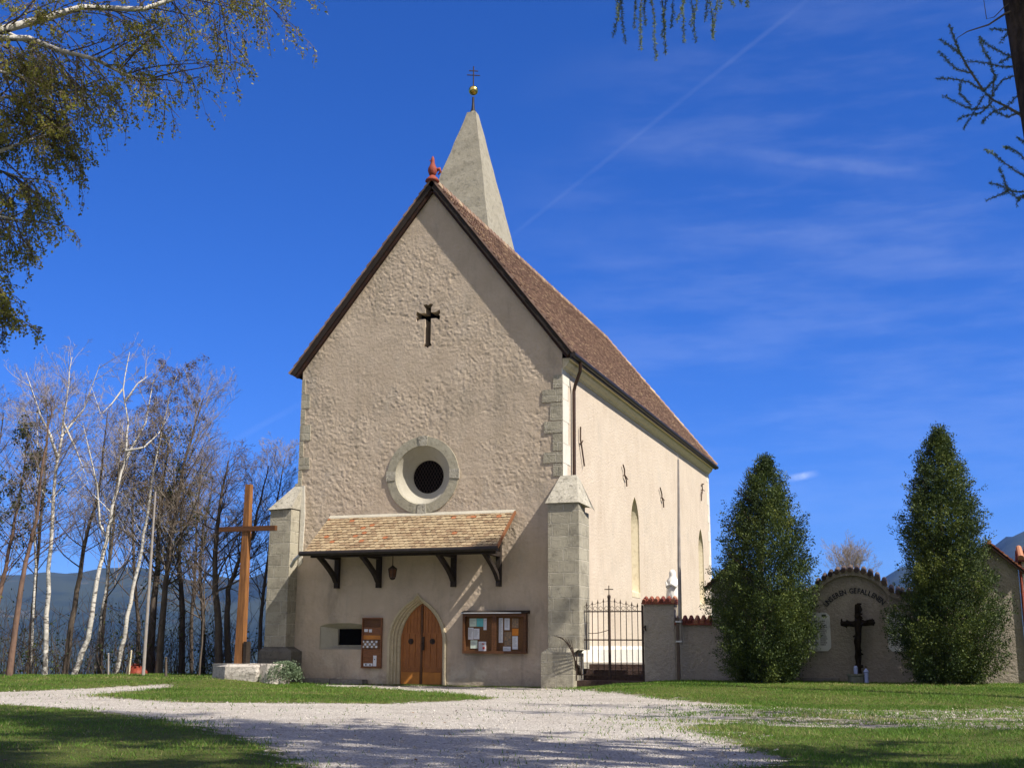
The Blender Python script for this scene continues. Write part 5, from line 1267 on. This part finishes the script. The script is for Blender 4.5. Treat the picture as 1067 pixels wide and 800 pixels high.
# larches at the right, mostly outside the frame: one trunk and a few twigs show
def larch_twig(rg, twig, tufts, p, d, L, r=.006, bend=-.03, n=6, wob=.06, side=True):
    q, _ = path(rg, p, d, L, n, wob, bend); twig.tube(q, [r*(1-.6*k/n) for k in range(n+1)], 4, False); tufts.append(q)
    return q
def tuft_mesh(name, lines, parent, seed, step=.020, size=.027, per=13, mat='larch_leaf'):
    rs = np.random.RandomState(seed); P = []
    for q in lines:
        A = np.array([tuple(p) for p in q]); L = np.linalg.norm(np.diff(A, axis=0), axis=1).sum(); n = max(2, int(L/step)); t = (np.arange(n)+rs.rand(n)*.5)/n*(len(A)-1); t = np.minimum(t, len(A)-1.001)
        i = t.astype(int); f = (t-i)[:, None]; P.append(A[i]*(1-f)+A[i+1]*f)
    P = np.concatenate(P); P = P+rs.normal(0, .004, P.shape); P = np.repeat(P, per, 0); V, F, ti = leaf_quads(rs, P, size, None, .22); quick_mesh(name, V, F, mat, parent, ti, 4)
def larch(label, base, H, z0, z1, rad, seed, r0=.22, lean=(0, 0), dens=1., only=None, size=.12, group='trees around the forecourt', per=26):
    rg = random.Random(seed); t = thing('larch_tree', label, 'tree', base, group); B = Vector(base); top = B+Vector((lean[0], lean[1], H))
    wood, twig, tips = MB(), MB(), []
    axis = [B+Vector((0, 0, -.3))]+[B.lerp(top, k/8)+Vector((rg.uniform(-.06, .06), rg.uniform(-.06, .06), 0)) for k in range(1, 9)]
    wood.tube(axis, [r0*(1-.92*(k/8)) for k in range(9)], 12); n = int(5.2*(z1-z0)*dens)
    for i in range(n):
        z = z0+(z1-z0)*(i+rg.random())/n; f = (z-z0)/(z1-z0); p = B.lerp(top, z/H); a = rg.uniform(0, 6.28)
        if only and not only(a, z): continue
        L = rad*(1-f)**.7*rg.uniform(.65, 1.1)+.25; q, d = path(rg, p, (math.cos(a), math.sin(a), .12), L, 5, .07, .01)
        wood.tube(q, [.035*(1-.8*k/5) for k in range(6)], 4, False)
        for k in range(int(7*L)):
            s_, d_ = sub(q, rg.uniform(.15, .99)); w_, _ = path(rg, s_, side_dir(rg, d_, R(60)), rg.uniform(.3, .8), 3, .1, -.2); twig.tube(w_, [.008, .006, .004, .003], 3, False); tips.append(w_)
    return t, wood, twig, tips, axis
def finish(t, wood, twig, tips, seed, per, size):
    wood.build('trunk', 'larch_bark', t, True, False); twig.build('twigs', 'twig', t, False, False); V, F, ti = leaves(seed, tips, per, size, .05, .05); quick_mesh('needles', V, F, 'larch_leaf', t, ti, 4)
b = at(1200, 700, 12.0); topc = at(1067, 0, 12.0); base = Vector((b[0], b[1], float(G(b[0], b[1])))); lean = (topc-np.array(base))/(topc[2]-base.z); H = 21
t, wood, twig, tips, axis = larch('dark larch trunk leaning into the upper right corner with sparse tufted twigs', tuple(base), H, 9.8, H, 3.6, 51, .24, (lean[0]*H, lean[1]*H), 1.)
rg = random.Random(52); near = []
# bough over the picture with hanging tufted strings, top centre right
q0 = [Vector(base).lerp(Vector(base)+Vector((lean[0]*H, lean[1]*H, H)), 8.2/H), Vector(at(960, -60, 11.4)), Vector(at(840, -48, 11.0)), Vector(at(740, -34, 10.8)), Vector(at(640, -22, 10.6))]
wood.tube(q0, [.05, .04, .032, .024, .012], 6, False)
for px, py in [(640, 40), (645, 22), (652, 46), (660, 30), (667, 52), (672, 28), (684, 64), (690, 40), (693, 58), (700, 30), (706, 22), (713, 46), (720, 28), (724, 44), (735, 22), (742, 40), (745, 42), (752, 10), (764, 6), (772, 4), (780, 8)]:
    x0 = px+rg.uniform(-10, 14); a = Vector(at(x0, -34+rg.uniform(-6, 10), 10.8)); b_ = Vector(at(px, py, 10.8+rg.uniform(-.25, .25)))
    q = [a.lerp(b_, k/6)+Vector((rg.uniform(-.012, .012), rg.uniform(-.012, .012), -.03*math.sin(k/6*3.1))) for k in range(7)]; twig.tube(q, [.005*(1-.1*k) for k in range(7)], 4, False); near.append(q)
# twigs beside the trunk
def pxtwig(pts, d, r=.006, r1=None):
    q = [Vector(at(x, y, d+.1*i)) for i, (x, y) in enumerate(pts)]; twig.tube(q, [r*(1-.65*k/(len(q)-1)) for k in range(len(q))], 5, False); near.append(q); return q
pxtwig([(1070, 124), (1050, 112), (1034, 104), (1025, 95)], 12, .016); pxtwig([(1025, 95), (1012, 76), (1000, 56), (995, 42), (989, 25)], 12, .011)
for pts in ([(1000, 56), (990, 48), (979, 41)], [(1010, 76), (996, 72), (986, 62), (978, 54)], [(1025, 95), (1010, 86), (990, 82), (975, 82)], [(1030, 112), (1012, 114), (998, 108), (982, 99)], [(1025, 100), (1018, 112), (1010, 125), (1004, 135)], [(1034, 106), (1022, 118), (1008, 120), (998, 125)],
            [(1048, 112), (1036, 116), (1026, 124), (1022, 130)], [(1066, 116), (1050, 122), (1040, 118), (1030, 108)], [(1025, 95), (1032, 88), (1040, 78)], [(1034, 100), (1036, 80), (1032, 64), (1024, 52), (1020, 38)], [(1060, 62), (1044, 55), (1030, 48), (1021, 40)], [(1062, 70), (1046, 70), (1028, 66), (1008, 64)], [(1060, 78), (1044, 84), (1036, 96), (1030, 108)],
            [(1058, 30), (1044, 32), (1032, 30)], [(1062, 40), (1050, 36), (1042, 44)], [(1064, 62), (1052, 60), (1040, 66)], [(1066, 95), (1056, 104), (1046, 116)], [(1012, 110), (1000, 98), (1001, 86)],
            [(1072, 186), (1058, 178), (1044, 168), (1034, 160), (1026, 156)], [(1072, 170), (1062, 160), (1052, 154), (1046, 154)], [(1072, 200), (1056, 200), (1044, 194), (1030, 190)], [(1072, 206), (1060, 206), (1046, 198)], [(1050, 198), (1046, 186), (1041, 174)], [(1052, 198), (1040, 204), (1028, 209)], [(1070, 200), (1064, 206), (1058, 214)], [(1072, 150), (1066, 148), (1060, 143)]): pxtwig(pts, 12)
q = [Vector(at(x, y, 11.9)) for x, y in ((1064, 8), (1048, 14), (1030, 26), (1008, 33), (997, 40))]; twig.tube(q, [.016, .012, .009, .006, .003], 5, False)
q = [Vector(at(x, y, 11.9)) for x, y in ((1064, -6), (1046, 8), (1036, 18), (1028, 20), (1025, 0))]; twig.tube(q, [.007, .006, .005, .004, .003], 4, False)
tuft_mesh('needle_tufts', near, t, 60); finish(t, wood, twig, tips, 53, 16, .11)
for i, (bs, H, z0, rad, sd_, r0, lab, per, sz) in enumerate([((22.5, -24.4), 25, 9.5, 4.2, 61, .25, 'tall larch outside the frame, shading the grass in the lower left', 30, .14),
        ((21.5, -29.0), 25, 9, 4.2, 66, .25, 'broad larch standing farthest behind the viewer on the right', 30, .14), ((22.0, -22.8), 29, 17.5, 2.4, 67, .24, 'tallest larch outside the right edge, crown only near its top', 9, .12),
        ((19.4, -6.45), 23.6, 18.4, 1.3, 62, .2, 'very tall thin larch outside the right edge, shading the foot of the church front', 30, .15),
        ((23.0, -14.2), 19, 12, 1.9, 64, .22, 'bare thin larch outside the right edge with only a few needles', 3, .1), ((25.5, -17.5), 22, 9, 2.2, 65, .22, 'thin larch outside the right edge standing behind the others', 1, .1)]):
    z = float(G(bs[0], bs[1])); t, wood, twig, tips, axis = larch(lab, (bs[0], bs[1], z), H, z0, H, rad, sd_, r0); finish(t, wood, twig, tips, sd_+100, per, sz)

# ------------------------------------------------------------------ grass blades and loose stones
def grass():
    rs = np.random.RandomState(9); out = []
    zones = [((-16, 12), (-26, -9), 230000), ((-26, 5.2), (-9, 6), 150000), ((4.5, 22), (-8.5, -.3), 110000), ((9.5, 20), (-23, -8), 170000)]
    P = []
    for (x0, x1), (y0_, y1_), n in zones:
        x = rs.uniform(x0, x1, n); y = rs.uniform(y0_, y1_, n); P.append(np.stack([x, y], 1))
    P = np.concatenate(P); x, y = P.T
    # only where the lens can see it
    rel = np.stack([x-CAM[0], y-CAM[1]], 1); dep = rel@_h[:2]; sid = rel@_r[:2]; ok = (dep > 9) & (np.abs(sid) < dep*.50+1.5)
    sd_ = gravel_sd(x, y)+(.42+.5*ss(8, 12, x))*(fbm(x*1.1, y*1.6, 4)-.5)*2+.25*(fbm(x*4, y*4, 2)-.5)*2
    g = grassy_amount(x, y); weeds = rs.rand(len(x)) < np.where(sd_ > .12, (g*.62+.015)*ss(.40, .56, fbm(x*1.5, y*2.6, 4)), 0)
    bare = fbm(x*1.3, y*1.3, 3); keep = ok & ((sd_ < .12) & (rs.rand(len(x)) < np.clip(-.12+bare*1.9, .08, 1)) | weeds)
    keep &= ~((np.abs(x) < 4.6) & (y > -.25)) & ~((x > 4.4) & (y > -.35)) 
    x, y, dep = x[keep], y[keep], dep[keep]; n = len(x); z = G(x, y)-.012
    tall = fbm(x*.9+40, y*.9, 3); h = (.028+.075*np.clip(tall-.25, 0, 1)**1.3)*rs.uniform(.55, 1.4, n); h *= np.clip(.75+dep*.012, .8, 1.25)
    a = rs.rand(n)*2*np.pi; w_ = .0035+.00022*dep; lean = rs.normal(0, .55, (n, 2))*h[:, None]
    B0 = np.stack([x+np.cos(a)*w_, y+np.sin(a)*w_, z], 1); B1 = np.stack([x-np.cos(a)*w_, y-np.sin(a)*w_, z], 1); T = np.stack([x+lean[:, 0], y+lean[:, 1], z+h], 1)
    V = np.stack([B0, B1, T], 1).reshape(-1, 3); ti = np.clip(.95*fbm(x*.55, y*.8+9, 4)-.12+.45*rs.rand(n)+(rs.rand(n) < .05)*.4, 0, 1)
    o = quick_mesh('grass_blades', V, np.arange(n*3).reshape(n, 3), 'grass_blade', None, np.repeat(ti, 3), 3); tag(o, 'short green spring grass around the gravel forecourt', 'grass', kind='stuff')
grass()
def stones():
    rs = np.random.RandomState(19); n = 26000; x = rs.uniform(-12, 18, n); y = -26+rs.rand(n)**1.4*25.5; rel = np.stack([x-CAM[0], y-CAM[1]], 1); dep = rel@_h[:2]; sid = rel@_r[:2]
    ok = (dep > 9) & (np.abs(sid) < dep*.47+1) & (gravel_sd(x, y)+.42*(fbm(x*1.1, y*1.6, 4)-.5)*2 > -.12) & ~((np.abs(x) < 5.4) & (y > -.3))
    x, y = x[ok], y[ok]; n = len(x); z = G(x, y)-.02; r_ = rs.lognormal(-4.35, .42, n); a0 = rs.rand(n)*6.28
    ring = np.array([0, 1.2566, 2.513, 3.77, 5.026]); V = np.zeros((n, 6, 3)); j = rs.uniform(.75, 1.25, (n, 5))
    V[:, :5, 0] = x[:, None]+np.cos(a0[:, None]+ring)*r_[:, None]*j; V[:, :5, 1] = y[:, None]+np.sin(a0[:, None]+ring)*r_[:, None]*j*.8; V[:, :5, 2] = z[:, None]
    V[:, 5] = np.stack([x+rs.normal(0, .2, n)*r_, y+rs.normal(0, .2, n)*r_, z+r_*rs.uniform(.6, 1.1, n)], 1)
    b = np.arange(n)[:, None]*6; F = np.concatenate([np.concatenate([b+k, b+(k+1) % 5, b+5], 1) for k in range(5)])
    o = quick_mesh('gravel_stones', V.reshape(-1, 3), F, 'gravel', None, None, 3); a = o.data.attributes.new('grassy', 'FLOAT', 'POINT'); tag(o, 'loose pale stones lying on the gravel', 'stones', kind='stuff')
stones()

def litter():
    rs = np.random.RandomState(29); n = 900; x = rs.uniform(-10, 17, n); y = rs.uniform(-25, -1.2, n); rel = np.stack([x-CAM[0], y-CAM[1]], 1); dep = rel@_h[:2]; ok = dep > 9; x, y = x[ok], y[ok]
    P = np.stack([x, y, G(x, y)+.004], 1); a = np.stack([rs.normal(size=len(x)), rs.normal(size=len(x)), rs.normal(0, .18, len(x))], 1); V, F, ti = leaf_quads(rs, P, .055, a*3, .6)
    V[:, 2] = np.repeat(P[:, 2], 4)+np.abs(V[:, 2]-np.repeat(P[:, 2], 4))*.4
    o = quick_mesh('fallen_leaves', V, F, 'dry_leaf', None, ti, 4); tag(o, 'dry brown leaves blown over the forecourt and the grass', 'leaves', kind='stuff')
litter()

# ------------------------------------------------------------------ air between here and the mountains
def haze():
    m = bpy.data.materials.new('haze'); m.use_nodes = True; nt = m.node_tree; nt.nodes.clear(); o = nt.nodes.new('ShaderNodeOutputMaterial'); v = nt.nodes.new('ShaderNodeVolumePrincipled')
    v.inputs['Color'].default_value = (.17, .36, 1, 1); v.inputs['Density'].default_value = 5.0e-5; v.inputs['Anisotropy'].default_value = .0
    nt.links.new(v.outputs[0], o.inputs['Volume']); MATS['haze'] = m
    b = MB(); b.box(-9000, 9000, -9000, 9000, -262, 760); tag(b.build('haze', 'haze'), kind='stuff')
USE_HAZE = True
if USE_HAZE: haze()
